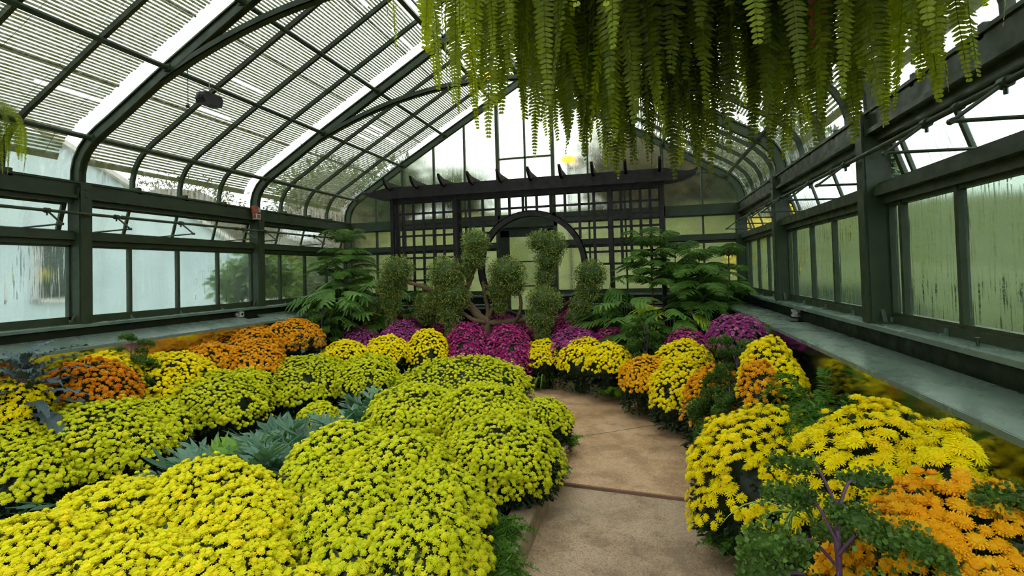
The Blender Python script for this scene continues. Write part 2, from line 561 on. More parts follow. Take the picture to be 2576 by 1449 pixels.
# purlins
for sgn in (-1, 1):
    side = 'left' if sgn < 0 else 'right'
    for n, (x, z, r) in enumerate([(3.225, 3.01, .026), (2.30, 3.585, .026), (1.46, 4.075, .026)]):
        mb = MB(); mb.tube([(0, Y0, 0), (0, YE, 0)], r, 8)
        for y in ARCH_Y:
            mb.box((-.035, y-.055, -.03), (.035, y-.035, .03)); mb.box((-.035, y+.035, -.03), (.035, y+.055, .03))
        o = mb.build('purlin_pipe', 'green', None); o.location = (sgn*x, 0, z)
        tag(o, 'green pipe purlin running along the %s roof slope, %s of three' % (side, ['lowest', 'middle', 'top'][n]), 'purlin', None, 'structure')
    mb = MB(); mb.bar((sgn*.54, Y0, 4.60), (sgn*.54, YE, 4.60), .05, .10, (sgn*.5, 0, .86))
    struct('ridge_purlin', mb, 'green', 'heavy green beam below the ridge vents on the %s slope' % side, 'beam')
mb = MB(); mb.box((-.04, Y0, 4.86), (.04, YE, 4.99)); struct('ridge_beam', mb, 'green', 'green ridge beam along the top of the roof', 'beam')

# roof glass
for sgn in (-1, 1):
    mb = MB()
    A = [(sgn*x, Y0, z) for x, z in GLASSP]; Bp = [(sgn*x, YE, z) for x, z in GLASSP]
    mb.strip(A, Bp)
    o = mb.build('ceiling', 'roof_glass', None, True)
    tag(o, 'curved glass roof slope on the %s' % ('left' if sgn < 0 else 'right'), 'glass roof', None, 'structure')

# lath shades lying on the roof glass
def resample(pts, step):
    P = np.array(pts); d = np.linalg.norm(np.diff(P, axis=0), axis=1); s_ = np.concatenate([[0], np.cumsum(d)])
    t = np.arange(0, s_[-1], step)
    X = np.interp(t, s_, P[:, 0]); Z = np.interp(t, s_, P[:, 1])
    T = np.stack([np.gradient(X), np.gradient(Z)], 1); T /= np.linalg.norm(T, axis=1)[:, None]
    return np.stack([X, Z], 1), T, t


LP = offset(INNER, .165)
LPs, LT, Ls = resample(LP, .0345)
sel = (LPs[:, 1] > 2.86) & (LPs[:, 0] > .66)
bays = [(ARCH_Y[i+1], ARCH_Y[i]) for i in range(len(ARCH_Y)-1)]
for sgn in (-1, 1):
    for bi, (ya, yb) in enumerate(bays):
        mb = MB(); ya2, yb2 = ya+.07, yb-.13
        r2 = random.Random(bi*7+sgn)
        skip = set()
        dark = []
        for n in np.nonzero(sel)[0]:
            x, z = LPs[n]; tx, tz = LT[n]
            if n in skip: continue
            w = .0185+.002*r2.random()
            jj = r2.uniform(-.02, .02)
            # each bay carries several short lengths of lath
            seg = np.linspace(ya2+jj*.6, yb2+jj*.6, 5)
            for q in range(4):
                if r2.random() < .005: continue
                dz = r2.uniform(-.0015, .0015)
                mb.bar((sgn*x, seg[q], z+dz), (sgn*x, seg[q+1]-.002, z+dz), w, .004, (sgn*tz, 0, -tx))
        root = mb.build('lath_shade', 'lath', None)
        cd = MB()
        idx = np.nonzero(sel)[0]
        for y in np.linspace(ya2+.12, yb2-.12, 6):
            cd.tube([(sgn*(LPs[n][0]-.006*LT[n][1]*0), y, LPs[n][1]-.006) for n in idx[::8]]+[(sgn*LPs[idx[-1]][0], y, LPs[idx[-1]][1]-.006)], .0022, 4)
        cd.build('cord', 'cord', root)
        hm = MB()
        n = idx[0]; x, z = LPs[n-1]
        hm.bar((sgn*x, ya2, z), (sgn*x, yb2, z), .05, .008, (sgn*.9, 0, .4)); hm.build('bottom_rail', 'lath', root)
        for n in idx[28::30]:
            bb = MB(); x, z = LPs[n]; bb.bar((sgn*x, ya2, z-.012), (sgn*x, yb2, z-.012), .012, .012); bb.build('seam_bar', 'cord', root)
        where = ['farthest bay, by the gable wall', 'second bay from the gable wall', 'third bay from the gable wall', 'bay right above the viewer'][bi]
        tag(root, 'slatted roller shade on the %s roof slope, %s' % ('left' if sgn < 0 else 'right', where), 'shade', 'lath shades on the roof')

# columns, gutter beams, transoms, sills, windows
wn = 0
for sgn in (-1, 1):
    S = 'left' if sgn < 0 else 'right'
    mb = MB(); mb.box((sgn*3.40, Y0, Z_GB+.045), (sgn*3.53, YE, Z_GT)); mb.box((sgn*3.385, Y0, Z_GT-.012), (sgn*3.53, YE, Z_GT+.008))
    mb.box((sgn*3.37, Y0, Z_GB+.035), (sgn*3.50, YE, Z_GB+.065)); mb.box((sgn*3.43, Y0, Z_GB-.01), (sgn*3.52, YE, Z_GB+.04))
    struct('gutter_beam', mb, 'green', 'green gutter beam between vents and curved eaves, %s wall' % S, 'beam')
    mb = MB(); mb.box((sgn*3.45, Y0, Z_WT), (sgn*3.54, YE, Z_WT+.055)); mb.box((sgn*3.40, Y0, Z_WT+.05), (sgn*3.54, YE, Z_TT-.01)); mb.box((sgn*3.43, Y0, Z_TT-.015), (sgn*3.54, YE, Z_TT+.012))
    struct('transom_beam', mb, 'green', 'green transom beam between lower windows and vents, %s wall' % S, 'beam')
    mb = MB(); mb.box((sgn*3.355, Y0, Z_SILL-.03), (sgn*3.56, YE, Z_SILL)); mb.prism([(sgn*3.355, Z_SILL-.03), (sgn*3.355, Z_SILL), (sgn*3.345, Z_SILL-.008), (sgn*3.345, Z_SILL-.035)], 'y', Y0, YE)
    for y in np.arange(Y0+.4, YE, .62):
        mb.box((sgn*3.435, y-.006, Z_SILL), (sgn*3.47, y+.006, Z_SILL+.012)); mb.box((sgn*3.455, y-.004, Z_SILL), (sgn*3.475, y+.004, Z_SILL+.04))
    struct('sill_ledge', mb, 'sill', 'wet pale green window ledge along the %s wall' % S, 'ledge')
    mb = MB(); mb.box((sgn*3.44, Y0, 0), (sgn*3.56, YE, Z_SILL-.03))
    struct('wall_%s' % S, mb, 'green_dark', 'dark green lower wall panel under the %s windows' % S, 'wall')
    # columns
    for ci, y in enumerate(ARCH_Y):
        root = empty('column', (sgn*3.42, y, Z_SILL)); s3 = sgn
        tag(root, 'green steel column on the %s window ledge, %s' % (S, ['in the corner by the gable wall', 'second from the gable wall', 'third from the gable wall', 'fourth from the gable wall', 'behind the viewer'][ci]), 'column', None, 'structure')
        mb = MB(); h = Z_GT-Z_SILL-.01
        mb.box((-s3*.075, -.052, 0), (-s3*.060, .052, h)); mb.box((s3*.05, -.052, 0), (s3*.065, .052, h)); mb.box((-s3*.065, -.012, 0), (s3*.055, .012, h))
        mb.box((-s3*.06, -.062, 0), (s3*.085, -.050, h*.93)); mb.box((s3*.02, .04, 0), (s3*.09, .062, h*.93))
        mb.build('post', 'green', root)
        ft = MB()
        for q in (-1, 1):
            ft.prism([(q*.055, 0), (q*.11, 0), (q*.085, .05), (q*.055, .10)], 'x', -.012, .012)
        ft.box((-.05, -.11, 0), (.05, .11, .012)); ft.build('foot_bracket', 'green', root)
        cl = MB(); cl.box((-s3*.06, -.07, h-.16), (s3*.03, -.03, h-.05))
        for zz in (h-.14, h-.07): cl.lathe([(0, 0), (.012, 0), (.012, .012), (0, .012)], (-s3*.078, 0, zz), 6)
        cl.build('bolt_plate', 'green', root)
    # lower windows and vents per bay
    for bi, (ya, yb) in enumerate(bays):
        if bi > 2: pass
        a, b = ya+.055, yb-.055
        if sgn < 0: mul = [ya+B*j/4-.05 for j in (1, 2, 3)]
        else: mul = [m for m in (3.08+.592*k for k in range(-8, 12)) if a+.1 < m < b-.1]
        wn += 1
        mb = MB(); X = sgn*3.50
        mb.box((X-.03, a, Z_SILL), (X+.03, b, Z_WB-.02)); mb.box((X-.018, a, Z_WB-.02), (X+.03, b, Z_WB)); mb.box((X-.02, a, Z_WT-.02), (X+.03, b, Z_WT+.01))
        for y in (a, b): mb.box((X-.025, y-.022, Z_SILL), (X+.03, y+.022, Z_WT))
        for y in mul: mb.box((X-.025, y-.016, Z_WB-.01), (X+.025, y+.016, Z_WT))
        w = struct('window_%d' % wn, mb, 'green', 'steamy lower window in the %s wall, %s' % (S, ['last bay by the gable wall', 'second bay from the gable wall', 'third bay from the gable wall', 'bay beside the viewer'][bi]), 'window')
        g = MB(); p_, q_ = (a, b) if sgn < 0 else (b, a)
        g.strip([(X+.004*sgn, p_, Z_WB-.01), (X+.004*sgn, q_, Z_WB-.01)], [(X+.004*sgn, p_, Z_WT), (X+.004*sgn, q_, Z_WT)])
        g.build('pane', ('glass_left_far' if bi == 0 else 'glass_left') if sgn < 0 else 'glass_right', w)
        # awning vent, hinged at the top and pushed outwards at the bottom
        root = empty('vent_window', (sgn*3.49, 0, Z_GB)); ang = .30
        tag(root, 'narrow top hung vent pushed open in the %s wall, %s' % (S, ['last bay by the gable wall', 'second bay from the gable wall', 'third bay from the gable wall', 'bay beside the viewer'][bi]), 'window', 'open vents along the walls', 'structure')
        hgt = .30; a2, b2 = a+.03, b-.03
        root.rotation_euler = (0, -sgn*ang, 0)
        mb = MB(); mb.box((-.014, a2, -.03), (.014, b2, .01)); mb.box((-.014, a2, -hgt), (.014, b2, -hgt+.022))
        for y in [a2+.02, b2-.02]: mb.box((-.014, y-.02, -hgt), (.014, y+.02, 0))
        for y in mul: mb.box((-.012, y-.014, -hgt), (.012, y+.014, 0))
        mb.build('vent_frame', 'green', root)
        g = MB(); p_, q_ = (a2, b2) if sgn < 0 else (b2, a2); g.strip([(.002, p_, -hgt+.01), (.002, q_, -hgt+.01)], [(.002, p_, 0), (.002, q_, 0)]); g.build('pane', 'glass_vent', root)
    # vent rod with its jointed arms
    rod = MB(); yl = 8.25
    rod.tube([(sgn*3.30, Y0+.1, 2.272), (sgn*3.30, yl, 2.272)], .0145, 8)
    for y in np.arange(Y0+.5, yl, 1.55): rod.tube([(sgn*3.30, y-.02, 2.272), (sgn*3.30, y+.02, 2.272)], .021, 8)
    rr = tag(rod.build('vent_rod', 'green', None, True), 'long green pipe that works the vents along the %s wall' % S, 'pipe')
    if sgn < 0: ys = [at_x(px, 560, -3.3)[1] for px in (118, 293, 455, 612, 668, 790)]
    else: ys = [at_x(px, py, 3.3)[1] for px, py in ((2530, 225), (2330, 310), (2127, 415), (2037, 460), (1964, 500), (1930, 518), (1893, 537), (1860, 553))]
    for y in list(ys)+[ys[0]-1.0, ys[0]-2]:
        if y < Y0: continue
        am = MB()
        e = np.array((sgn*3.12, y, 2.14)); pv = np.array((sgn*3.30, y, 2.272)); vb = np.array((sgn*3.57, y-.02, 2.125))
        am.tube([pv, e], .0085, 6); am.tube([e, vb], .0085, 6); am.tube([pv+(0, -.022, 0), pv+(0, .022, 0)], .024, 8); am.tube([e+(0, -.012, 0), e+(0, .012, 0)], .013, 8)
        am.tube([pv+(0, 0, -.01), pv+(0, 0, -.045)], .008, 6)
        am.build('vent_arm', 'green', rr)
    # bench
    inn, out, zi, zo = (3.41, 3.085, 1.09, 1.008) if sgn < 0 else (3.39, 3.018, 1.06, 1.06)
    ny0, ny1 = (5.93, 6.25) if sgn < 0 else (5.35, 5.62)
    mb = MB()
    def bz(x): return zi+(zo-zi)*(inn-x)/(inn-out)
    for (p, q, xi) in ((Y0, ny0, inn), (ny0, ny1, inn-.13), (ny1, YE-.42, inn)):
        o2 = out+.008; mb.prism([(sgn*o2, bz(o2)), (sgn*xi, bz(xi)), (sgn*xi, bz(xi)-.02), (sgn*o2, bz(o2)-.02)], 'y', p, q)
    mb.box((sgn*out, Y0, bz(out)-.026), (sgn*(out+.0078), YE-.42, bz(out)-.001))
    bo = tag(mb.build('bench', 'bench', None), 'grey green metal shelf running under the %s windows' % S, 'bench')
    for y in np.arange(Y0+.3, YE-.5, 1.2):
        lg = MB(); lg.box((sgn*(inn-.02), y-.02, 0), (sgn*(inn+.01), y+.02, zi-.02)); lg.build('leg', 'green_dark', bo)
    sk = MB(); sk.box((sgn*(out+.009), Y0, 0), (sgn*(out+.015), YE-.42, bz(out)-.024))
    tag(sk.build('skirt_panel', 'skirt', None), 'dull mirror like sheet hanging below the %s shelf' % S, 'panel')

# end wall
def roofz(x, pts=INNER):
    P = sorted(pts); return float(np.interp(abs(x), [p[0] for p in P], [p[1] for p in P]))


MX = [-2.855, -2.297, -1.694, -1.102, -.487, 0.0, .487, 1.075, 1.67, 2.27, 2.87]
mb = MB()
for (z0, z1, y0, y1) in ((2.42, 2.587, 8.66, 8.76), (2.40, 2.45, 8.69, 8.76), (1.975, 2.03, 8.70, 8.76), (2.02, 2.115, 8.65, 8.76)):
    for xa, xb in (((-3.45, 3.45),) if z0 > 2.3 else ((-3.45, -.49), (.49, 3.45))):
        mb.box((xa, y0, z0), (xb, y1, z1))
for xa, xb in ((-3.45, -.49), (.49, 3.45)):
    mb.box((xa, 8.67, Z_SILL-.03), (xb, 8.76, Z_WB))
struct('wall_end_frame', mb, 'green', 'green beams across the gable end wall', 'wall')
mb = MB()
for xa, xb in ((-3.5, -.49), (.49, 3.5)): mb.box((xa, 8.62, 0), (xb, 8.76, Z_SILL-.03))
struct('wall_end', mb, 'green_dark', 'dark green low wall under the gable windows', 'wall')
mb = MB()
for xa, xb in ((-3.38, -.52), (.52, 3.38)):
    mb.box((xa, 8.52, Z_SILL-.03), (xb, 8.70, Z_SILL))
struct('sill_ledge', mb, 'sill', 'pale ledge along the gable end wall', 'ledge')
mb = MB()
for xa, xb in ((-3.38, -.6), (.6, 3.38)):
    mb.box((xa, 8.29, 1.03), (xb, 8.58, 1.055)); mb.box((xa, 8.29, .99), (xb, 8.30, 1.05))
tag(mb.build('bench', 'bench', None), 'grey green metal shelf along the gable end wall', 'bench')
for k_, x in enumerate(MX):
    mb = MB(); big = abs(abs(x)-.487) < .01 or abs(abs(x)-2.297) < .04
    w = .026 if big else .014; d0 = 8.66 if big else 8.69
    mb.box((x-w, d0, 1.27 if abs(x) > .4 else 2.42), (x+w, 8.745, roofz(x)+.03))
    o = struct('mullion', mb, 'green', 'upright green glazing bar in the gable wall', 'mullion', group='upright bars of the gable wall')
mb = MB(); mb.box((-.49, 8.69, 3.56), (.49, 8.74, 3.585)); mb.box((-3.2, 8.70, 3.085), (-2.35, 8.735, 3.10)); mb.box((2.35, 8.70, 3.085), (3.2, 8.735, 3.10))
struct('mullion', mb, 'green', 'thin level bar crossing the middle gable panes', 'mullion')
wn += 1
g = MB(); P = [(x, z) for x, z in OUTER]; poly = [(-x, z) for x, z in P]+[(x, z) for x, z in reversed(P[:-1])]
poly = [(-3.46, Z_WB)]+poly+[(3.46, Z_WB)]
g.raw([(x, 8.722, z) for x, z in poly], [[tuple(range(len(poly)))[::-1]]])
w = tag(g.build('window_%d' % wn, 'glass_end', None), 'rain streaked glass filling the gable end wall', 'window', None, 'structure')
# door in the end wall
door = MB()
for x in (-.40, .40): door.box((x-.09, 8.67, 0), (x+.09, 8.72, 2.31))
door.box((-.49, 8.67, 2.20), (.49, 8.72, 2.36)); door.box((-.4, 8.67, 0), (.4, 8.72, .95)); door.box((-.32, 8.68, 1.76), (.32, 8.71, 1.78)); door.box((-.32, 8.68, 1.34), (.32, 8.71, 1.36))
d = struct('door_1', door, 'green_dark', 'green glazed door in the middle of the gable wall', 'door')
g = MB(); g.strip([(-.33, 8.697, .9), (.33, 8.697, .9)], [(-.33, 8.697, 2.22), (.33, 8.697, 2.22)]); g.build('pane', 'glass_end', d)
hn = MB(); hn.tube([(.36, 8.66, 1.05), (.36, 8.62, 1.05), (.28, 8.62, 1.05)], .01, 6); hn.build('door_handle', 'steel', d)
fr = MB(); fr.box((-.53, 8.64, 0), (-.485, 8.74, 2.44)); fr.box((.485, 8.64, 0), (.53, 8.74, 2.44)); fr.box((-.53, 8.64, 2.36), (.53, 8.74, 2.44))
struct('trim_1', fr, 'green', 'green frame around the gable door', 'door frame')

# near wall behind the viewer (keeps the place whole)
mb = MB(); mb.box((-3.5, Y0-.1, 0), (3.5, Y0-.04, 1.2)); 
for x in np.linspace(-3.45, 3.45, 12): mb.box((x-.02, Y0-.1, 1.2), (x+.02, Y0-.04, roofz(x)+.05))
mb.box((-3.5, Y0-.1, 2.4), (3.5, Y0-.04, 2.58))
struct('wall_near', mb, 'green', 'green framed wall behind the viewer', 'wall')

# ---------------------------------------------------------------- ground, path, kerbs
gm = MB(); gm.box((-60, -40, -.30), (60, 90, -.06)); struct('ground', gm, 'lawn', 'green lawn around the glasshouse', 'lawn')


def soil_z(x, y):
    def sm(t): t = min(1, max(0, t)); return t*t*(3-2*t)
    return .08+max(.36*sm((-x-1.9)/.9), .40*sm((x-2.52)/.42), .26*sm((y-7.2)/.8))


N1, N2 = 60, 80
xs = np.linspace(-3.43, 3.43, N1); ys = np.linspace(Y0, 8.62, N2)
# path outline (centre bed edge on the left, outer kerb on the right)
LEFT = [(1.16, -1.0), (1.19, .8), (1.235, 2.0), (1.252, 2.68), (1.255, 3.45), (1.262, 3.96), (1.272, 4.40), (1.24, 4.85), (1.12, 5.3), (.90, 5.72), (.55, 6.02), (.1, 6.2), (-.6, 6.3), (-1.5, 6.3)]
RIGHT = [(2.62, -1.0), (2.60, .8), (2.53, 2.0), (2.46, 2.9), (2.42, 3.5), (2.40, 4.2), (2.39, 4.8), (2.33, 5.25), (2.19, 5.55), (2.01, 6.01), (1.64, 6.44), (1.28, 6.69), (.68, 7.0), (.1, 7.12), (-.6, 7.16), (-1.5, 7.16)]


def catmull(P, n=8):
    P = np.array(P, float); out = []
    for i in range(len(P)-1):
        p0, p1, p2, p3 = P[max(i-1, 0)], P[i], P[i+1], P[min(i+2, len(P)-1)]
        for t in np.linspace(0, 1, n, endpoint=False):
            out.append(.5*((2*p1)+(-p0+p2)*t+(2*p0-5*p1+4*p2-p3)*t*t+(-p0+3*p1-3*p2+p3)*t**3))
    out.append(P[-1]); return np.array(out)


def off2(P, d):
    T = np.gradient(P, axis=0); T /= np.linalg.norm(T, axis=1)[:, None]
    return P+np.stack([-T[:, 1], T[:, 0]], 1)*d


LC, RC = catmull(LEFT), catmull(RIGHT)


def inside_path(x, y):
    poly = np.concatenate([off2(LC, .10), off2(RC, -.10)[::-1]]); n = len(poly); c = False; j = n-1
    for i in range(n):
        if (poly[i][1] > y) != (poly[j][1] > y) and x < (poly[j][0]-poly[i][0])*(y-poly[i][1])/(poly[j][1]-poly[i][1])+poly[i][0]: c = not c
        j = i
    return c


V = [(x, y, soil_z(x, y)+.03*noise.noise(Vector((x*3, y*3, 0))) if not inside_path(x, y) else -.05) for x in xs for y in ys]
sm = MB(); sm.raw(V, [[(i*N2+j, (i+1)*N2+j, (i+1)*N2+j+1, i*N2+j+1) for i in range(N1-1) for j in range(N2-1)]])
struct('soil_bed', sm, 'soil', 'dark damp soil of the planting beds', 'soil', True)

def resamp2(P, n):
    d = np.concatenate([[0], np.cumsum(np.linalg.norm(np.diff(P, axis=0), axis=1))]); t = np.linspace(0, d[-1], n)
    return np.stack([np.interp(t, d, P[:, 0]), np.interp(t, d, P[:, 1])], 1)


def slab(name, mat, i0, i1, z, label):
    a, b = LR[i0:i1+1], RR[i0:i1+1]; mb = MB(); n = len(a)
    top = [(x, y, z) for x, y in a]+[(x, y, z) for x, y in b]; bot = [(x, y, z-.12) for x, y, z in top]
    V = top+bot; q = [(i, n+i, n+i+1, i+1) for i in range(n-1)]
    q += [(0, 2*n, 3*n, n), (n-1, 2*n-1, 4*n-1, 3*n-1)]
    mb.raw(V, [q]); struct(name, mb, mat, label, 'path')


LCe = off2(LC, .02); RCe = off2(RC, -.02)
# slab joints measured on the photograph: (1.28,3.90)-(2.28,3.88) and (1.26,4.75)-(2.1,5.7)
def cut(P, y0):
    return int(np.argmin(np.abs(P[:, 1]-y0)))
iL = [0, cut(LCe, 3.92), cut(LCe, 4.93), len(LCe)-1]; iR = [0, cut(RCe, 3.80), cut(RCe[:110], 5.62), len(RCe)-1]
for k_, (nm, mat, z, lab) in enumerate((('floor', 'path_near', -.012, 'wet gritty concrete path slab nearest the viewer'), ('floor', 'path', .012, 'tan concrete path slab beyond the step joint'), ('floor', 'path', .010, 'tan concrete path slab curving away behind the lime flowers'))):
    a = resamp2(LCe[iL[k_]:iL[k_+1]+1], 30); b = resamp2(RCe[iR[k_]:iR[k_+1]+1], 30)
    if k_ == 1: a = resamp2(LCe[iL[1]:iL[2]+1], 30)
    LR, RR = a, b; slab(nm, mat, 0, 29, z, lab)
jm = MB(); pL, pR = LCe[iL[1]], RCe[iR[1]]; jm.bar((pL[0], pL[1]-.006, -.008), (pR[0], pR[1]-.006, -.008), .018, .030)
struct('trim_2', jm, 'brick', 'rusty dark joint strip between two path slabs', 'joint')
jm = MB(); pL, pR = LCe[iL[2]], RCe[iR[2]]; jm.bar((pL[0], pL[1], .011), (pR[0], pR[1], .011), .006, .004)
struct('trim_3', jm, 'soil', 'thin dark joint line in the tan path', 'joint')


def kerb(P, w, z, label):
    a = P; b = off2(P, w); n = len(a); h = .02
    A0 = [(x, y, -.05) for x, y in a]; A1 = [(x, y, z) for x, y in a]; B1 = [(x, y, z) for x, y in b]; B0 = [(x, y, -.05) for x, y in b]
    mb = MB(); mb.strip(A0, A1); mb.strip(A1, B1); mb.strip(B1, B0); struct('kerb', mb, 'kerb', label, 'kerb')


kerb(LC, .15, .14, 'curved concrete kerb along the lime flower bed')
kerb(RC, -.13, .14, 'curved concrete kerb along the yellow and orange flower bed')

def frames_x(X, rg):
    N = rg.normal(0, 1, X.shape); N -= X*(N*X).sum(1)[:, None]; N /= np.linalg.norm(N, axis=1)[:, None]
    return np.stack([X, np.cross(N, X), N], 2)


# ---------------------------------------------------------------- flower heads
def bloom_tpl(rings, width, seed, zsc=.75, core=.62, droop=0., tipw=.45):
    """a domed head: base cup, then rings of narrow petals from rim to crown; shade painted into cup and rim"""
    r = np.random.default_rng(seed); V = []; Q = []; T = []; C = []
    for ri, (el, n, L, b0, g) in enumerate(rings):
        for k in range(n):
            a = 2*PI*(k+.5*(ri % 2)+r.uniform(-.25, .25))/n; e = math.radians(el+r.uniform(-8, 8)); l = L*r.uniform(.88, 1.08)
            d = np.array([math.cos(a)*math.cos(e), math.sin(a)*math.cos(e), math.sin(e)*zsc]); sd = np.array([-math.sin(a), math.cos(a), 0])
            w = width*r.uniform(.85, 1.15); up = np.array([0, 0, 1])
            p0 = d*b0; p1 = d*l*.72+up*.05; p2 = d*l-up*droop*l
            i = len(V); V += [p0-sd*w*.8, p0+sd*w*.8, p1+sd*w, p1-sd*w, p2+sd*w*tipw, p2-sd*w*tipw]
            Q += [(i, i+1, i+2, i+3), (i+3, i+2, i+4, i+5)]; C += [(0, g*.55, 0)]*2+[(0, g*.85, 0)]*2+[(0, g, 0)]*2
    n = 8; st = len(V); zs = [(.35, -.25), (core, .0), (core*.85, .45*zsc), (core*.45, .66*zsc)]
    for (rr, z) in zs:
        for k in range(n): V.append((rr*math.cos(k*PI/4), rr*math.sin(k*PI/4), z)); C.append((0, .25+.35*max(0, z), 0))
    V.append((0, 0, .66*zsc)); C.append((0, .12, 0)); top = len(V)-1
    for j in range(3): Q += [(st+j*n+k, st+j*n+(k+1) % n, st+(j+1)*n+(k+1) % n, st+(j+1)*n+k) for k in range(n)]
    T = [(st+3*n+k, st+3*n+(k+1) % n, top) for k in range(n)]
    return np.array(V, float), [np.array(Q), np.array(T)], np.array(C, float)


BUT = [bloom_tpl([(-24, 16, .94, .35, .25), (-4, 18, 1.0, .45, .6), (20, 16, .99, .5, .95), (44, 12, .95, .5, 1), (68, 7, .9, .5, .8)], .105, s_, .88, .80, .06, .7) for s_ in range(3)]  # last ring value is tone, low at the rim to paint roundness
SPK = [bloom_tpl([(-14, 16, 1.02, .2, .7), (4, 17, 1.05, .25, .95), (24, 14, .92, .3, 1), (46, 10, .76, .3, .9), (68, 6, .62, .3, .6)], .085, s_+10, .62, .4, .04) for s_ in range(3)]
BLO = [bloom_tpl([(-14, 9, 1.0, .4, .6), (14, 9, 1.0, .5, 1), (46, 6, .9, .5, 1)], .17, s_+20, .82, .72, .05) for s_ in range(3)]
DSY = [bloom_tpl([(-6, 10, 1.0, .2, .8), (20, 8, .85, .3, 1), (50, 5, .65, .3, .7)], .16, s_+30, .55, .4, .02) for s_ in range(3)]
def bloom_mid(rings, width, seed, zsc=.75, core=.8, nseg=6):  # lighter head, same painted shading from dark rim to bright crown
    r = np.random.default_rng(seed); V = []; Q = []; C = []
    for ri, (el, n, L, b0, g) in enumerate(rings):
        for k in range(n):
            a = 2*PI*(k+.5*(ri % 2)+r.uniform(-.25, .25))/n; e = math.radians(el+r.uniform(-8, 8)); l = L*r.uniform(.88, 1.08)
            d = np.array([math.cos(a)*math.cos(e), math.sin(a)*math.cos(e), math.sin(e)*zsc]); sd = np.array([-math.sin(a), math.cos(a), 0]); w = width*r.uniform(.85, 1.15)
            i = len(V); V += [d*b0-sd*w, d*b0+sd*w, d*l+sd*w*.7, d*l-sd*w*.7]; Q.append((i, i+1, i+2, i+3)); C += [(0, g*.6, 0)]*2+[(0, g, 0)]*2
    n = nseg; st = len(V); zs = [(.4, -.2), (core, .05), (core*.62, .58*zsc)]
    for (rr, z) in zs:
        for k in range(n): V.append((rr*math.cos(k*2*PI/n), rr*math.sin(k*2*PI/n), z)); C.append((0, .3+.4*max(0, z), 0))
    for j in range(2): Q += [(st+j*n+k, st+j*n+(k+1) % n, st+(j+1)*n+(k+1) % n, st+(j+1)*n+k) for k in range(n)]
    return np.array(V, float), [np.array(Q), np.array([tuple(st+2*n+k for k in range(n))])], np.array(C, float)


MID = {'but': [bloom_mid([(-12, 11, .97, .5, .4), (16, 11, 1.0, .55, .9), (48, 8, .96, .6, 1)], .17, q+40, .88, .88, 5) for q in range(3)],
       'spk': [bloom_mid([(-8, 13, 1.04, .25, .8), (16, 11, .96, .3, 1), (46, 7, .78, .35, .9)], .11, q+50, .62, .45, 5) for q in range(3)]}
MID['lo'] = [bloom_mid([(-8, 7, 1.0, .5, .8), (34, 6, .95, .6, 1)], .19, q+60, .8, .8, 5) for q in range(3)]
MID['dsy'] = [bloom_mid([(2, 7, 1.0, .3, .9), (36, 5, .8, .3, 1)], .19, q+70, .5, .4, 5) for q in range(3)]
# toothed little leaf, pointing along x
LEAF = (np.array([(0, 0, 0), (.3, .22, .05), (.42, .12, .06), (.68, .24, .05), (1, 0, -.08), (.68, -.24, .05), (.42, -.12, .06), (.3, -.22, .05), (.5, 0, .0)], float),
        [np.array([(0, 8, 2, 1), (8, 4, 3, 2), (0, 7, 6, 8), (8, 6, 5, 4)])], np.full((9, 3), .5))
LEAF4 = (np.array([(0, 0, 0), (.5, .26, .04), (1, 0, -.06), (.5, -.26, .04)], float), [np.array([(0, 3, 2, 1)])], np.full((4, 3), .5))

PROTO, PROTO_USE, kids_of = [], [], {}
PROTO_MAX = {'but': 7, 'lo': 4, 'dsy': 3, 'spk': 5}


def new_since(k): return LOG[k:]


BM = {}
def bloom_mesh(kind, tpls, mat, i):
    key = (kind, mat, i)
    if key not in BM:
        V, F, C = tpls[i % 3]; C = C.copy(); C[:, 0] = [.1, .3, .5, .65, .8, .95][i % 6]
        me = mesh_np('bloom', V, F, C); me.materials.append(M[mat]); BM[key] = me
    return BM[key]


def scatter_leaves(mb, n, cen, rad, tpl, size, rg, lo=.6, hi=1.02, down=0., zmin=-9):
    u = rg.uniform(-.45, 1, n); a = rg.uniform(0, 2*PI, n); s_ = np.sqrt(1-np.clip(u, -1, 1)**2)
    d = np.stack([s_*np.cos(a), s_*np.sin(a), u], 1)
    rr = rg.uniform(lo, hi, n)[:, None]
    P = cen+d*rr*rad
    ok = P[:, 2] > zmin; P, d, n = P[ok], d[ok], int(ok.sum())
    X = d+rg.normal(0, .5, (n, 3)); X[:, 2] -= down; X /= np.linalg.norm(X, axis=1)[:, None]
    Nn = d*.6+rg.normal(0, .5, (n, 3))+(0, 0, .5); Nn -= X*(Nn*X).sum(1)[:, None]; Nn /= np.linalg.norm(Nn, axis=1)[:, None]
    Yv = np.cross(Nn, X); sz = rg.uniform(.7, 1.3, n)[:, None, None]*size
    mb.inst(tpl, np.stack([X, Yv, Nn], 2)*sz, P, rg.uniform(0, 1, n))


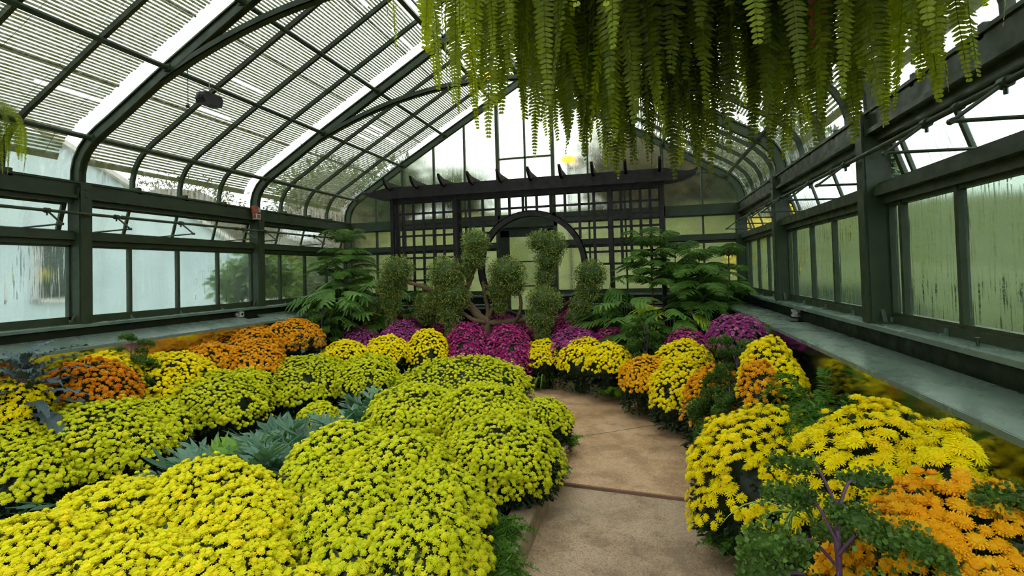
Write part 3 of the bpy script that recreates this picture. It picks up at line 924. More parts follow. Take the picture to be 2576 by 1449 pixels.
def mum(label, px, py, wpx, ztop, kind, mat, asp=1.0, H=None, near=False, r_b=.0205, dens=1.0, seed=1, low=-.1, group=None, leaf=True, thr=.12, name='chrysanthemum', back=.30, X=None, Y=None, proto=True):
    """a cushion chrysanthemum: its crown shows at pixel (px,py) and is wpx wide"""
    rg = np.random.default_rng(seed*13+5)
    top = at_x(px, py, X) if X is not None else at_y(px, py, Y) if Y is not None else at_z(px, py, ztop)
    ztop = float(top[2]); dist = float((top-CAM) @ FW); R = wpx*dist/F_PX/2
    vd = top-CAM; vd[2] = 0; vd /= np.linalg.norm(vd)
    c = top.copy(); c -= vd*R*back
    if H is None: H = min(.40, max(.22, R*.95))
    base = soil_z(c[0], c[1]); cz = ztop-H
    if proto:
        best = None
        for (key, r0, h0, root0, rz0) in PROTO:
            if key == (kind, mat, near, round(dens, 2), round(r_b, 3)) and .80 < R/r0 < 1.25:
                used = sum(1 for q in PROTO_USE if q == root0.name); sc_ = abs(math.log(R/r0))+.12*used
                if best is None or sc_ < best[0]: best = (sc_, r0, h0, root0, rz0)
        n_same = sum(1 for q in PROTO if q[0] == (kind, mat, near, round(dens, 2), round(r_b, 3)))
        if best is not None and (n_same >= PROTO_MAX.get(kind, 5) or best[0] < .04):
            _, r0, h0, root0, rz0 = best; PROTO_USE.append(root0.name)
            o = root0.copy(); COL.objects.link(o); k_ = R/r0
            # the crown of the copy reaches the same height; only its size and turn differ
            for ch in kids_of[root0.name]:
                q = ch.copy(); COL.objects.link(q); q.parent = o
            o.location = (c[0], c[1], ztop-rz0*k_); o.rotation_euler = (0, 0, (1 if seed % 2 else -1)*(.25+.05*(seed % 5))); o.scale = (k_, k_, k_)
            o['label'] = label
            if group: o['group'] = group
            return o
    root = empty(name, (c[0], c[1], base)); tag(root, label, 'flower', group); mark = len(LOG)
    rel = np.array([0, 0, cz-base])
    tp = {'but': BUT, 'spk': SPK, 'lo': BLO, 'dsy': DSY}[kind]
    sp = r_b*1.48/math.sqrt(dens)
    # points on the cushion
    n = int(2*PI*R*R*asp*.5*(1+H/R)*1.35/(sp*sp)); n = max(40, min(n, 2400))
    i = np.arange(n)+.5; u = 1-(1-low)*i/n; a = i*2.399963+rg.uniform(-.3, .3, n)*0+seed
    u = np.clip(u+rg.normal(0, .012, n), -.35, 1); s_ = np.sqrt(1-u*u); a = a+rg.normal(0, .35*sp/R, n)
    D = np.stack([s_*np.cos(a), s_*np.sin(a), u], 1)
    bump = np.array([noise.noise(Vector((d[0]*2.2+seed*3.1, d[1]*2.2, d[2]*2.2+seed)))+.5*noise.noise(Vector((d[0]*5+seed*3.1, d[1]*5, d[2]*5))) for d in D])
    gap = np.array([noise.noise(Vector((d[0]*3.1+seed*7.7, d[1]*3.1, d[2]*3.1-seed))) for d in D])
    keep = gap > (-.30-.55*u)*1.0+thr-.0
    keep |= u > .65
    keep &= rg.uniform(0, 1, n) > np.where(u < .10, .40, .02)
    rr = 1+.10*bump+rg.normal(0, .030, n)
    rad = np.array([R, R*asp, H])
    # keep flowers together in shallow tufts
    P = rel+D*rad*rr[:, None]
    Nn = D/np.array([R, R*asp, H]); Nn /= np.linalg.norm(Nn, axis=1)[:, None]
    Nn = Nn*.75+np.array([0, 0, .55])+rg.normal(0, .13, (n, 3)); Nn /= np.linalg.norm(Nn, axis=1)[:, None]
    P, Nn, bmp = P[keep], Nn[keep], bump[keep]; n = len(P)
    sc = r_b*rg.uniform(.72, 1.18, n); spin = rg.uniform(0, 6.28, n)
    Rm = frames(Nn, spin)
    tw = np.clip(rg.uniform(0, 1, n)*.9+.1*(bmp > .2), 0, 1)
    order = np.arange(n)
    # foliage underneath
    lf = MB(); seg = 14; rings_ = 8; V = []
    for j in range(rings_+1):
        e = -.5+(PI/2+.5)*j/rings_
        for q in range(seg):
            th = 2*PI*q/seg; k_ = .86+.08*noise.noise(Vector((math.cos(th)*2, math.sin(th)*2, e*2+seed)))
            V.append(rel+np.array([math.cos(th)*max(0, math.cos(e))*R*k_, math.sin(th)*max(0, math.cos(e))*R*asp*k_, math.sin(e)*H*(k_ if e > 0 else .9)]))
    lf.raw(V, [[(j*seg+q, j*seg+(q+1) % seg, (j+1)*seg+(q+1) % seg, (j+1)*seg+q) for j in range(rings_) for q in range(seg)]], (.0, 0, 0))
    nl = int((1100 if near else 520)*min(1.6, (R/.3)**2))
    scatter_leaves(lf, nl, rel, rad*np.array([1, 1, 1]), LEAF if near else LEAF4, .036 if near else .034, rg, .80, .96, .2, -base*0+.0)
    # skirt down to the soil
    ns = int((900 if near else 420)*min(1.5, R/.3))
    aa = rg.uniform(0, 2*PI, ns); hz = rg.uniform(0, max(.05, rel[2]), ns); q = rg.uniform(.6, .93, ns)
    PP = np.stack([np.cos(aa)*R*q, np.sin(aa)*R*asp*q, hz], 1); X = np.stack([np.cos(aa), np.sin(aa), rg.uniform(-.6, .5, ns)], 1)+rg.normal(0, .35, (ns, 3)); X /= np.linalg.norm(X, axis=1)[:, None]
    Nu = np.tile([0, 0, 1.], (ns, 1))+rg.normal(0, .3, (ns, 3)); Nu -= X*(Nu*X).sum(1)[:, None]; Nu /= np.linalg.norm(Nu, axis=1)[:, None]
    lf.inst(LEAF4 if not near else LEAF, np.stack([X, np.cross(Nu, X), Nu], 2)*(rg.uniform(.03, .06, ns)[:, None, None]), PP, rg.uniform(0, 1, ns))
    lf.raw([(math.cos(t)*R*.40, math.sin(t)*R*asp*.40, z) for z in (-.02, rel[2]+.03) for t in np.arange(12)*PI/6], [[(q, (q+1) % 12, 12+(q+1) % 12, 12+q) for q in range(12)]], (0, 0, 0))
    lf.build('foliage', 'mum_leaf', root)
    if near:
        camdir = CAM-np.array([c[0], c[1], base])
        vis = (P-rel) @ (camdir/np.linalg.norm(camdir))
        order = np.argsort(-vis-.15*rg.uniform(0, 1, n)*R)
        ind = order[:98]; rest = order[98:]
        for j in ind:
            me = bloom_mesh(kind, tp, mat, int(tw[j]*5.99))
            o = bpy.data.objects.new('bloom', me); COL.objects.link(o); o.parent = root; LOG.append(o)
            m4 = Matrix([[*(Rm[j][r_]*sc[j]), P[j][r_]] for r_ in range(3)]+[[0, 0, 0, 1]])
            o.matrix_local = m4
        st = MB()
        for j in rg.choice(n, min(n, 150), False):
            b0 = P[j]; e = rel+(P[j]-rel)*.72-(0, 0, .02); st.tube([e, (e+b0)/2+(0, 0, .004), b0], .0016, 3, (.5, 0, 0), False)
        st.build('stems', 'stem', root)
    else:
        rest = order
    bb = MB()
    third = rest % 3
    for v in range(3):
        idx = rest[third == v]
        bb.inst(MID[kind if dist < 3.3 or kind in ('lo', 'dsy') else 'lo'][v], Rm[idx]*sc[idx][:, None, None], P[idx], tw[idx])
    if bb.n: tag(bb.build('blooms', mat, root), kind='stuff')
    kids_of[root.name] = [q for q in new_since(mark)]
    PROTO.append(((kind, mat, near, round(dens, 2), round(r_b, 3)), R, H, root, ztop-base))
    return root


L_ = []
def add(*a, **k): L_.append((a, k))


GL = 'lime pompon chrysanthemums in the left bed'
# (label, px, py, width px, top height, head type, material)
add('lime yellow pompon mum clump under the blue fern patch, highest at its right end', 520, 1150, 330, .56, 'but', 'b_lime_yellow', near=True)
add('lime yellow mum cushion left of the clump below the blue fern patch', 290, 1205, 360, .52, 'but', 'b_lime_yellow', near=True)
add('lime yellow mum cushion reaching the left edge near the bottom corner', 90, 1290, 330, .50, 'but', 'b_lime_yellow', near=True)
add('lime yellow mum cushion along the bottom edge, second from the left corner', 300, 1330, 420, .50, 'but', 'b_lime_yellow', near=True)
add('lime yellow mum cushion whose right flank meets the dark gap in the lime bed', 610, 1215, 270, .53, 'but', 'b_lime_yellow', near=True)
add('large lime yellow mum cushion at bottom beside the dark gap', 560, 1325, 330, .50, 'but', 'b_lime_yellow', near=True)
add('low lime yellow mum barely showing at the bottom edge under the dark gap', 760, 1425, 230, .40, 'but', 'b_lime_yellow', near=True)
add('lime mum cushion at left edge beside two blue grey fern leaves', 55, 1110, 230, .55, 'but', 'b_lime', near=True)
add('small lime mum behind the left edge cushion, below the yellow mum', 30, 1050, 190, .66, 'but', 'b_lime', near=False)
add('broad lime mum mound left of the blue fern patch with dark hollow below', 240, 1003, 350, .68, 'but', 'b_lime', near=True)
add('lime mum joined to the right of the broad mound left of the blue fern', 385, 1005, 170, .62, 'but', 'b_lime', near=True)
add('round lime mum between the orange rust mum and the blue fern patch', 520, 935, 290, .66, 'but', 'b_lime', near=True)
add('round lime mum below the dark blue kale rosette', 765, 893, 260, .64, 'but', 'b_lime', near=True)
add('little lime mum low in front of the round one beside the blue fern', 800, 1008, 110, .40, 'but', 'b_lime', near=False)
add('small lime mum in front of the left yellow cushions', 925, 890, 160, .66, 'but', 'b_lime', near=False)
add('flat lime mum tucked between the yellow cushion and the round lime mum', 620, 925, 130, .64, 'but', 'b_lime', near=False)
add('lime mum at the top of the middle bed, in front of the magenta mums', 1165, 893, 330, .62, 'but', 'b_lime', near=True)
add('lime mum in the middle bed beside the ribbon of blue fern', 1045, 965, 260, .60, 'but', 'b_lime', near=True)
add('lime mum in the middle bed, second row from the magenta mums', 1220, 962, 260, .62, 'but', 'b_lime', near=True)
add('lime mum overhanging the kerb at the middle of the path bend', 1255, 1040, 300, .60, 'but', 'b_lime', near=True)
add('lime mum spilling over the path at its rightmost point', 1372, 1000, 130, .50, 'but', 'b_lime', near=True)
add('lime mum crest just right of the blue fern patch', 860, 1065, 270, .60, 'but', 'b_lime', near=True)
add('lime mum in the centre of the large lime drift', 1010, 1085, 260, .60, 'but', 'b_lime', near=True)
add('lime mum bordering the right end of the blue fern patch, low', 790, 1140, 200, .52, 'but', 'b_lime', near=True)
add('lime mum on the right shoulder of the large drift above the kerb', 1100, 1170, 260, .57, 'but', 'b_lime', near=True)
add('lime mum in the middle front of the large drift', 900, 1190, 300, .56, 'but', 'b_lime', near=True)
add('lime mum at the front right corner of the large drift', 1070, 1270, 300, .52, 'but', 'b_lime', near=True)
add('lime mum low beside the dark gap in the front of the drift', 890, 1330, 230, .45, 'but', 'b_lime', near=True)
for i_, (a, k) in enumerate(L_): k.setdefault('group', GL); k['seed'] = i_+1
nlime = len(L_)
Yk = dict(r_b=.023)
add('round yellow mum right of the rust orange mum by the left shelf', 430, 885, 215, 0, 'lo', 'b_yellow', X=-2.75, near=True, r_b=.023)
add('yellow mum at the left edge under the blue grey kale', 20, 958, 175, 0, 'lo', 'b_yellow', X=-2.6, **Yk)
add('left of the three yellow cushions behind the small lime mum', 868, 855, 130, 0, 'lo', 'b_yellow', Y=6.3, **Yk)
add('middle one of three yellow cushions in front of the magenta mums', 975, 843, 120, 0, 'lo', 'b_yellow', Y=6.5, **Yk)
add('right one of three yellow cushions, beside the hanging topiary tail', 1075, 828, 112, 0, 'lo', 'b_yellow', Y=6.7, H=.42, **Yk)
add('rust orange mum between the blue grey kale and the yellow cushion', 225, 903, 215, 0, 'lo', 'b_rust', X=-2.65, near=True, r_b=.023, dens=.8)
add('orange mum in front of the pair of orange mums at the left shelf', 630, 855, 160, 0, 'lo', 'b_orange', X=-2.6, H=.34, **Yk)
add('orange mum nearest the split leaf plant on the left', 735, 803, 150, 0, 'lo', 'b_orange', X=-2.75, H=.34, **Yk)
add('low orange mum hugging the left shelf', 535, 862, 130, 0, 'lo', 'b_orange', X=-2.8, **Yk)
add('orange mum tucked beneath the left shelf behind the others', 640, 826, 130, 0, 'lo', 'b_orange', X=-2.88, **Yk)
add('yellow mum under the left shelf behind the rust orange mum', 265, 884, 170, 0, 'lo', 'b_yellow', X=-2.86, **Yk)
Mk = dict(r_b=.018, dens=1.1)
add('purple mum left of the others beside the small green kale', 905, 820, 108, 0, 'dsy', 'b_purple', Y=7.2, **Mk)
add('purple mum behind the middle yellow cushion', 1010, 806, 115, 0, 'dsy', 'b_purple', Y=7.3, **Mk)
add('dark purple mum in shade behind the topiary tail', 1010, 785, 100, 0, 'dsy', 'b_mag', Y=7.7, **Mk)
add('deep magenta mum at the foot of the topiary trunk, left one', 1178, 812, 135, 0, 'dsy', 'b_mag', Y=7.0, H=.55, **Mk)
add('deep magenta mum with pale flecks at the foot of the topiary, right one', 1278, 816, 140, 0, 'dsy', 'b_mag', Y=7.05, H=.55, **Mk)
add('magenta mum behind the two deep magenta ones', 1265, 790, 100, 0, 'dsy', 'b_mag', Y=7.7, **Mk)
add('magenta mum behind the topiary trunk at left', 1120, 798, 90, 0, 'dsy', 'b_mag', Y=7.7, **Mk)
add('magenta mum behind the right topiary tail', 1445, 778, 115, 0, 'dsy', 'b_mag', Y=7.7, **Mk)
add('purple mum behind the first yellow cushions right of the path end', 1450, 822, 150, 0, 'dsy', 'b_purple', Y=7.2, **Mk)
add('purple mum left of the tall green kale', 1535, 822, 90, 0, 'dsy', 'b_mag', Y=7.2, **Mk)
add('small magenta mum between green kale and pines', 1725, 826, 110, 0, 'dsy', 'b_mag', Y=6.6, **Mk)
add('round purple mum at the end of the right shelf', 1852, 790, 145, 0, 'dsy', 'b_purple', X=2.75, **Mk)
add('magenta mum peeping out behind the right topiary stem', 1345, 800, 80, 0, 'dsy', 'b_mag', Y=7.7, **Mk)
add('first yellow mum right of the magenta ones, behind the strap leaves', 1368, 853, 110, 0, 'lo', 'b_yellow', Y=7.1, **Yk)
add('yellow mum in the middle of the far kerb', 1468, 848, 135, 0, 'lo', 'b_yellow', Y=6.95, **Yk)
add('yellow mum hanging over the far kerb beside feathery foliage', 1530, 862, 115, 0, 'lo', 'b_yellow', Y=6.5, H=.42, **Yk)
add('yellow mum behind the golden one, right of the green kale', 1718, 855, 145, 0, 'lo', 'b_yellow', Y=6.1, **Yk)
add('golden orange mum overhanging the bend of the kerb', 1628, 896, 140, 0, 'lo', 'b_gold', Y=5.95, near=True, dens=1.15, r_b=.021)
add('yellow mum overhanging the kerb between golden and rust ones', 1716, 897, 165, 0, 'lo', 'b_yellow', Y=5.4, near=True, H=.42, r_b=.023)
add('rust orange mum on the kerb behind the purple stemmed kale', 1800, 918, 165, 0, 'lo', 'b_orange', Y=4.75, near=True, H=.42, dens=.95)
add('yellow mum behind the kale near the right shelf', 1930, 850, 140, 0, 'lo', 'b_yellow', X=2.75, H=.34, **Yk)
add('yellow mum close to the right shelf above the strap leaved clump', 1975, 905, 95, 0, 'lo', 'b_yellow', X=2.80, H=.2, **Yk)
add('orange mum glimpsed right of the purple stemmed kale', 1905, 905, 90, 0, 'lo', 'b_orange', X=2.62, **Yk)
SK = dict(near=True, r_b=.027, dens=1.25)
add('big yellow mum overhanging the path in the foreground, left half', 1935, 1018, 380, 0, 'spk', 'b_yellow', Y=3.3, H=.50, low=-.3, **SK)
add('big yellow mum on the right in the foreground, highest one', 2205, 1012, 420, 0, 'spk', 'b_yellow', X=2.76, H=.42, **SK)
add('yellow mum flank by the right shelf in the foreground', 2390, 1075, 190, 0, 'spk', 'b_yellow', X=2.80, H=.40, thr=.2, **SK)
add('golden orange mum filling the bottom right corner, upper one', 2420, 1205, 560, 0, 'but', 'b_gold', X=2.72, near=True, r_b=.020, H=.42, dens=1.15)
add('golden orange mum behind the big kale at bottom right', 2225, 1290, 340, 0, 'but', 'b_gold', Y=1.65, near=True, r_b=.020, H=.36, dens=1.15)
for i_, (a, k) in enumerate(L_):
    if i_ >= nlime: k['seed'] = i_+40
for a, k in L_:
    mum(*a, **k)

# ---------------------------------------------------------------- hanging fern
def frond(mb, P, width, rg, c0=.5, n_per=156, lob=1.0, dim=1.0):
    """P: polyline (m,3) of the midrib; pinnae on both sides"""
    d = np.linalg.norm(np.diff(P, axis=0), axis=1); s_ = np.concatenate([[0], np.cumsum(d)]); L = s_[-1]
    n = int(L*n_per/2); t = np.linspace(.10*L, L*.995, n)
    Q = np.stack([np.interp(t, s_, P[:, k]) for k in range(3)], 1); T = np.gradient(Q, axis=0); T /= np.linalg.norm(T, axis=1)[:, None]
    a = rg.uniform(0, 2*PI); ref = np.array([math.cos(a), math.sin(a), .15]); S = np.cross(T, ref); S /= np.linalg.norm(S, axis=1)[:, None]; Nn = np.cross(S, T)
    u = t/L; w = width*.5*np.minimum(1, (1.04-u)*3.0)**.8*np.minimum(1, .45+u*2.5)
    for sg in (1, -1):
        X = S*sg+T*.28+Nn*rg.normal(0, .12, (n, 1))-(0, 0, .1); X /= np.linalg.norm(X, axis=1)[:, None]
        Z = Nn+X*0+rg.normal(0, .15, (n, 3)); Z -= X*(Z*X).sum(1)[:, None]; Z /= np.linalg.norm(Z, axis=1)[:, None]; Yv = np.cross(Z, X)
        ww = w*rg.uniform(.85, 1.1, n); ax = L/n*.92*lob*np.ones(n)
        Rm = np.stack([X*ww[:, None], Yv*ax[:, None], Z*ww[:, None]], 2)
        mb.inst(PIN, Rm, Q, np.clip((c0-.12+u*.75*u)*dim+rg.normal(0, .05, n), 0, 1))  # tone brightens towards the tips, as lit frond ends painted in
    mb.tube(P[::2] if len(P) > 8 else P, .0012, 3, (.35, 0, 0), False)


PIN = (np.array([(0, -.32, 0), (0, .36, 0), (.5, .42, .05), (.52, -.34, .05), (.98, .16, -.04), (1.0, -.06, -.05)], float), [np.array([(0, 3, 2, 1), (3, 5, 4, 2)])], np.full((6, 3), .5))


def hanging_fern(loc, nf, reach, tipz, label, seed, width=.078, az=(0, 2*PI)):
    rg = np.random.default_rng(seed); root = empty('hanging_fern', loc); tag(root, label, 'fern')
    mb = MB(); dead = MB()
    for i in range(nf):
        a = rg.uniform(*az); q = rg.uniform(0, 1)**.75; rho = .10+q*(reach-.10)
        tz = tipz(q, rg); top = rg.uniform(.02, .12)+.10*q; m = 26; t = np.linspace(0, 1, m)
        # outwards and up, over, then hanging nearly straight down
        r = rho*(1-(1-np.minimum(1, t*1.55))**1.9); z = top*np.sin(np.minimum(1, t*2.6)*PI*.5)*1.0+(tz-loc[2]-top)*np.clip((t-.14)/.86, 0, 1)**1.55
        wob = rg.normal(0, .025, 2); ph = rg.uniform(0, 6, 2)
        P = np.stack([r*math.cos(a)+wob[0]*np.sin(t*4+ph[0])*t, r*math.sin(a)+wob[1]*np.sin(t*4+ph[1])*t, z], 1)
        inner = q < .35
        if inner and rg.random() < .10: frond(dead, P*np.array([1, 1, .9]), width*.8, rg, .4, 80)
        else: frond(mb, P, width*rg.uniform(.8, 1.25), rg, .12+.28*q+rg.uniform(-.1, .12), dim=(.22+.78*q**1.8)*rg.choice([1, 1, 1.6]))  # dim paints the shade of the dense heart into inner fronds
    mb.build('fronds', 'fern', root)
    if dead.n: dead.build('dead_fronds', 'fern_dead', root)
    bk = MB(); bk.lathe([(0, -.24), (.10, -.23), (.18, -.17), (.22, -.05), (.225, 0), (.21, 0), (.2, -.03), (0, -.03)], (0, 0, 0), 20); bk.build('basket', 'soil', root, True)
    ch = MB()
    for k in range(3):
        an = k*2*PI/3; ch.tube([(.22*math.cos(an), .22*math.sin(an), 0), (0, 0, .5)], .003, 5)
    ch.tube([(0, 0, .5), (0, 0, 4.86-loc[2] if abs(loc[0]) < .3 else 4.865-.578*abs(loc[0])-loc[2])], .003, 5)
    ch.build('chain', 'dark_plastic', root)
    return root


fc = at_y(1745, 60, 1.52)
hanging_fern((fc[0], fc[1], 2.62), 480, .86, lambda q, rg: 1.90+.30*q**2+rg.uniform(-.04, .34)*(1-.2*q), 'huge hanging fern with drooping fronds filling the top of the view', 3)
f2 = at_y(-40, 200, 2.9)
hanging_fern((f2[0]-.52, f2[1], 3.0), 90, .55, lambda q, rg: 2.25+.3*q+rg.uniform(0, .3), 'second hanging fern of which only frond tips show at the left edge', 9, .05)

# ---------------------------------------------------------------- pines
def norfolk(label, base, top_z, tiers, seed, scale=1.0, lean=(0, 0)):
    """tiers: list of (z, reach, n branches)"""
    rg = np.random.default_rng(seed); root = empty('norfolk_pine', base); tag(root, label, 'pine')
    H = tiers[0][0]+.05-base[2]; tiers = list(tiers); tr = MB(); tr.tube([(lean[0]*t, lean[1]*t, H*t) for t in np.linspace(0, 1, 8)], np.linspace(.022, .006, 8)*scale, 8); tr.build('trunk', 'pine_bark', root)
    mb = MB(); wood = MB()
    def branchlet(p, d, L, c):
        m = 6; t = np.linspace(0, 1, m)[:, None]
        P = p+d*L*t+np.array([0, 0, -1.])*L*.38*t**1.7
        mb.tube(P, np.linspace(.0052, .0032, m)*scale, 4, (c, 0, 0), False)
        # needles
        k = int(L/.007); tt = rg.uniform(.02, 1, k); Q = np.stack([np.interp(tt, t[:, 0], P[:, j]) for j in range(3)], 1)
        X = rg.normal(0, 1, (k, 3)); X -= (X @ d)[:, None]*d; X /= np.linalg.norm(X, axis=1)[:, None]; X = X+d*.9; X /= np.linalg.norm(X, axis=1)[:, None]
        mb.inst(NEED, frames_x(X, rg)*.015*scale, Q, np.clip(c+rg.normal(0, .15, k), 0, 1))
    # a young upright tuft at the tip and a filler tier between every two tiers
    extra = [(tiers[0][0]+.03, tiers[0][1]*.45, 5)]
    for (za, ra, na), (zb, rb, nb_) in zip(tiers, tiers[1:]): extra.append(((za+zb)/2, (ra+rb)*.42, 5))
    for z, reach, nb in tiers+extra:
        a0 = rg.uniform(0, 6)
        for b in range(nb):
            a = a0+2*PI*b/nb+rg.uniform(-.15, .15); L = reach*rg.uniform(.82, 1.1); m = 9; t = np.linspace(0, 1, m)
            h = np.array([math.cos(a), math.sin(a), 0]); rise = rg.uniform(.45, .8) if z > tiers[0][0]-.05 else rg.uniform(.08, .38)
            P = np.array([lean[0], lean[1], 0])*((z-base[2])/H)+np.array([0, 0, z-base[2]])+h*(L*t)[:, None]+np.array([0, 0, 1.])*(rise*L*np.sin(t*PI*.62)-.22*L*t**3)[:, None]
            wood.tube(P, np.linspace(.0075, .003, m)*scale, 5, (.6, 0, 0), False)
            sd = np.cross(h, (0, 0, 1.)); n = int(L/.017); c = rg.uniform(.25, .8)
            for s_ in np.linspace(.10, 1, n):
                p = np.array([np.interp(s_, t, P[:, j]) for j in range(3)]); bl = .185*scale*math.sin(min(1, (1.12-s_)*1.5)*PI/2)*min(1, .55+s_*1.4)
                for sg in (1, -1):
                    d = sd*sg*.85+h*.55+np.array([0, 0, .12])+rg.normal(0, .07, 3); d /= np.linalg.norm(d); branchlet(p, d, bl*rg.uniform(.85, 1.1), c)
            branchlet(P[-1], h, .05, c)
    ym = 7.95 if -2.3 < base[0] < 2.4 else 8.45
    keep_inside(wood.build('branches', 'pine_bark', root), base, ym); keep_inside(mb.build('needle_sprays', 'pine', root), base, ym)
    return root


NEED = (np.array([(0, -.12, 0), (0, .12, 0), (1, 0, .1)], float), [np.array([(0, 1, 2)])], np.full((3, 3), .5))


def based(px, py, Y): p = at_y(px, py, Y); return (float(p[0]), float(p[1]), soil_z(p[0], p[1]))


Yp = 7.75
zz = lambda px, py, Y: float(at_y(px, py, Y)[2])
b = based(867, 700, Yp)
norfolk('tall norfolk pine with tiered branches in the left corner', b, zz(867, 568, Yp), [(zz(867, 612, Yp), .40, 6), (zz(867, 660, Yp), .58, 7), (zz(867, 700, Yp), .66, 7), (zz(867, 740, Yp), .60, 6), (zz(867, 775, Yp), .5, 6)], 1)
Yq = 7.65
b = based(1640, 700, Yq)
norfolk('norfolk pine in front of the right part of the trellis', b, zz(1640, 572, Yq), [(zz(1640, 622, Yq), .42, 6), (zz(1630, 668, Yq), .50, 7), (zz(1640, 715, Yq), .5, 6)], 2)
b = based(1760, 700, 7.5)
norfolk('broad norfolk pine in front of the right end of the shelf', b, zz(1760, 610, 7.5), [(zz(1760, 655, 7.5), .26, 6), (zz(1760, 690, 7.5), .55, 7), (zz(1760, 735, 7.5), .72, 8), (zz(1760, 775, 7.5), .55, 7)], 3)
b = based(1835, 700, 8.0)
norfolk('norfolk pine in the right corner with a dry brown branch tip', b, zz(1835, 598, 8.0), [(zz(1835, 645, 8.0), .30, 6), (zz(1835, 712, 8.0), .52, 6), (zz(1835, 740, 8.0), .6, 6)], 4)
b = based(1700, 700, 7.8)
norfolk('dark norfolk pine between the trellis and the corner pine', b, zz(1700, 600, 7.8), [(zz(1700, 640, 7.8), .36, 6), (zz(1700, 690, 7.8), .5, 7)], 5)

# ---------------------------------------------------------------- split leaf plants
def split_leaf(mb, base, tip_dir, up, L, W, rg, lobes=6, c=.5):
    d = tip_dir/np.linalg.norm(tip_dir); n = up-d*(up@d); n /= np.linalg.norm(n); s_ = np.cross(n, d)
    def pt(u, v): return base+d*L*u+s_*v*W+n*(-.35*W*abs(v)**1.5-.25*L*max(0, u)**2)
    for sg in (1, -1):
        for k in range(lobes):
            u0 = k/lobes; u1 = (k+.78)/lobes; vt = (.55+.45*math.sin(PI*(k+.8)/(lobes+.6)))*rg.uniform(.85, 1.1)
            tip_u = u0+.22+.12*k/lobes; mid = .42
            V = [pt(u0, 0), pt(u1, 0), pt(u1+.07, sg*vt*mid), pt(u0+.05, sg*vt*mid), pt(tip_u+.10, sg*vt*.82), pt(tip_u-.02, sg*vt*.82), pt(tip_u+.10, sg*vt)]
            cc = np.clip(c+rg.normal(0, .08), 0, 1)
            mb.raw(V, [[(0, 1, 2, 3), (3, 2, 4, 5)], [(5, 4, 6)]], (cc, 0, 0))
        V = [pt(0, 0), pt(1.0, 0), pt(.95, sg*.17), pt(0.02, sg*.22)]; mb.raw(V, [[(0, 1, 2, 3)]], (c, 0, 0))
    V = [pt(.88, -.17), pt(.88, .17), pt(1.05, .10), pt(1.05, -.10), pt(1.2, 0)]; mb.raw(V, [[(0, 1, 2, 3)], [(3, 2, 4)]], (c, 0, 0))


def philodendron(label, base, height, spread, n, seed, leafL=.26, bright=0, name='split_leaf_philodendron'):
    rg = np.random.default_rng(seed); root = empty(name, base); tag(root, label, 'plant')
    lf, lb, st = MB(), MB(), MB()
    for i in range(n):
        a = rg.uniform(0, 2*PI); q = rg.uniform(.15, 1); r = spread*q; h = height*rg.uniform(.48, 1)*(1-.28*q)
        e = np.array([r*math.cos(a), r*math.sin(a), h]); P = [(0, 0, 0), (e[0]*.25, e[1]*.25, h*.6), tuple(e)]
        st.tube(catmull3(P), .0045, 5, (.6, 0, 0), False)
        d = np.array([math.cos(a), math.sin(a), rg.uniform(-.35, .25)]); L = leafL*rg.uniform(.75, 1.15)
        tgt = lb if i < bright else lf
        split_leaf(tgt, e, d, np.array([rg.normal(0, .25), rg.normal(0, .25), 1.]), L, L*.62, rg, 6, rg.uniform(.2, .9))
    keep_inside(st.build('leaf_stalks', 'stem', root), base); keep_inside(lf.build('leaves', 'philo', root), base, 7.95 if -2.3 < base[0] < 2.4 else 8.45)
    if bright: tag(lb.build('young_leaves', 'philo_y', root), 'pale yellow green young leaves')
    return root


def catmull3(P, n=5):
    P = np.array(P, float); out = []
    for i in range(len(P)-1):
        p0, p1, p2, p3 = P[max(i-1, 0)], P[i], P[i+1], P[min(i+2, len(P)-1)]
        for t in np.linspace(0, 1, n, endpoint=False):
            out.append(.5*((2*p1)+(-p0+p2)*t+(2*p0-5*p1+4*p2-p3)*t*t+(-p0+3*p1-3*p2+p3)*t**3))
    out.append(P[-1]); return np.array(out)


philodendron('split leaf plant below the tall pine at left', based(850, 800, 7.2), 1.18, .50, 46, 1, .32)
philodendron('split leaf plant between the left pine and the topiary', based(955, 780, 7.7), 1.5, .45, 40, 2, .30)
philodendron('dark leafy plant behind the left topiary branch', based(1050, 800, 7.75), 1.25, .45, 44, 6, .20)
philodendron('split leaf plant with a pale yellow leaf right of the topiary', based(1575, 800, 7.35), 1.22, .50, 46, 3, .30, 4)
philodendron('split leaf plant with yellowish top leaves below the right pines', based(1690, 800, 7.2), 1.12, .46, 40, 4, .30, 5)
philodendron('split leaf plant behind the trellis foot on the right', based(1520, 760, 7.75), 1.35, .40, 30, 5, .24)
philodendron('deep green leafy filler plant under the right pines', based(1790, 790, 7.5), .95, .45, 34, 8, .22)
philodendron('deep green leafy filler plant under the left pine', based(800, 790, 7.6), .95, .40, 30, 9, .22)

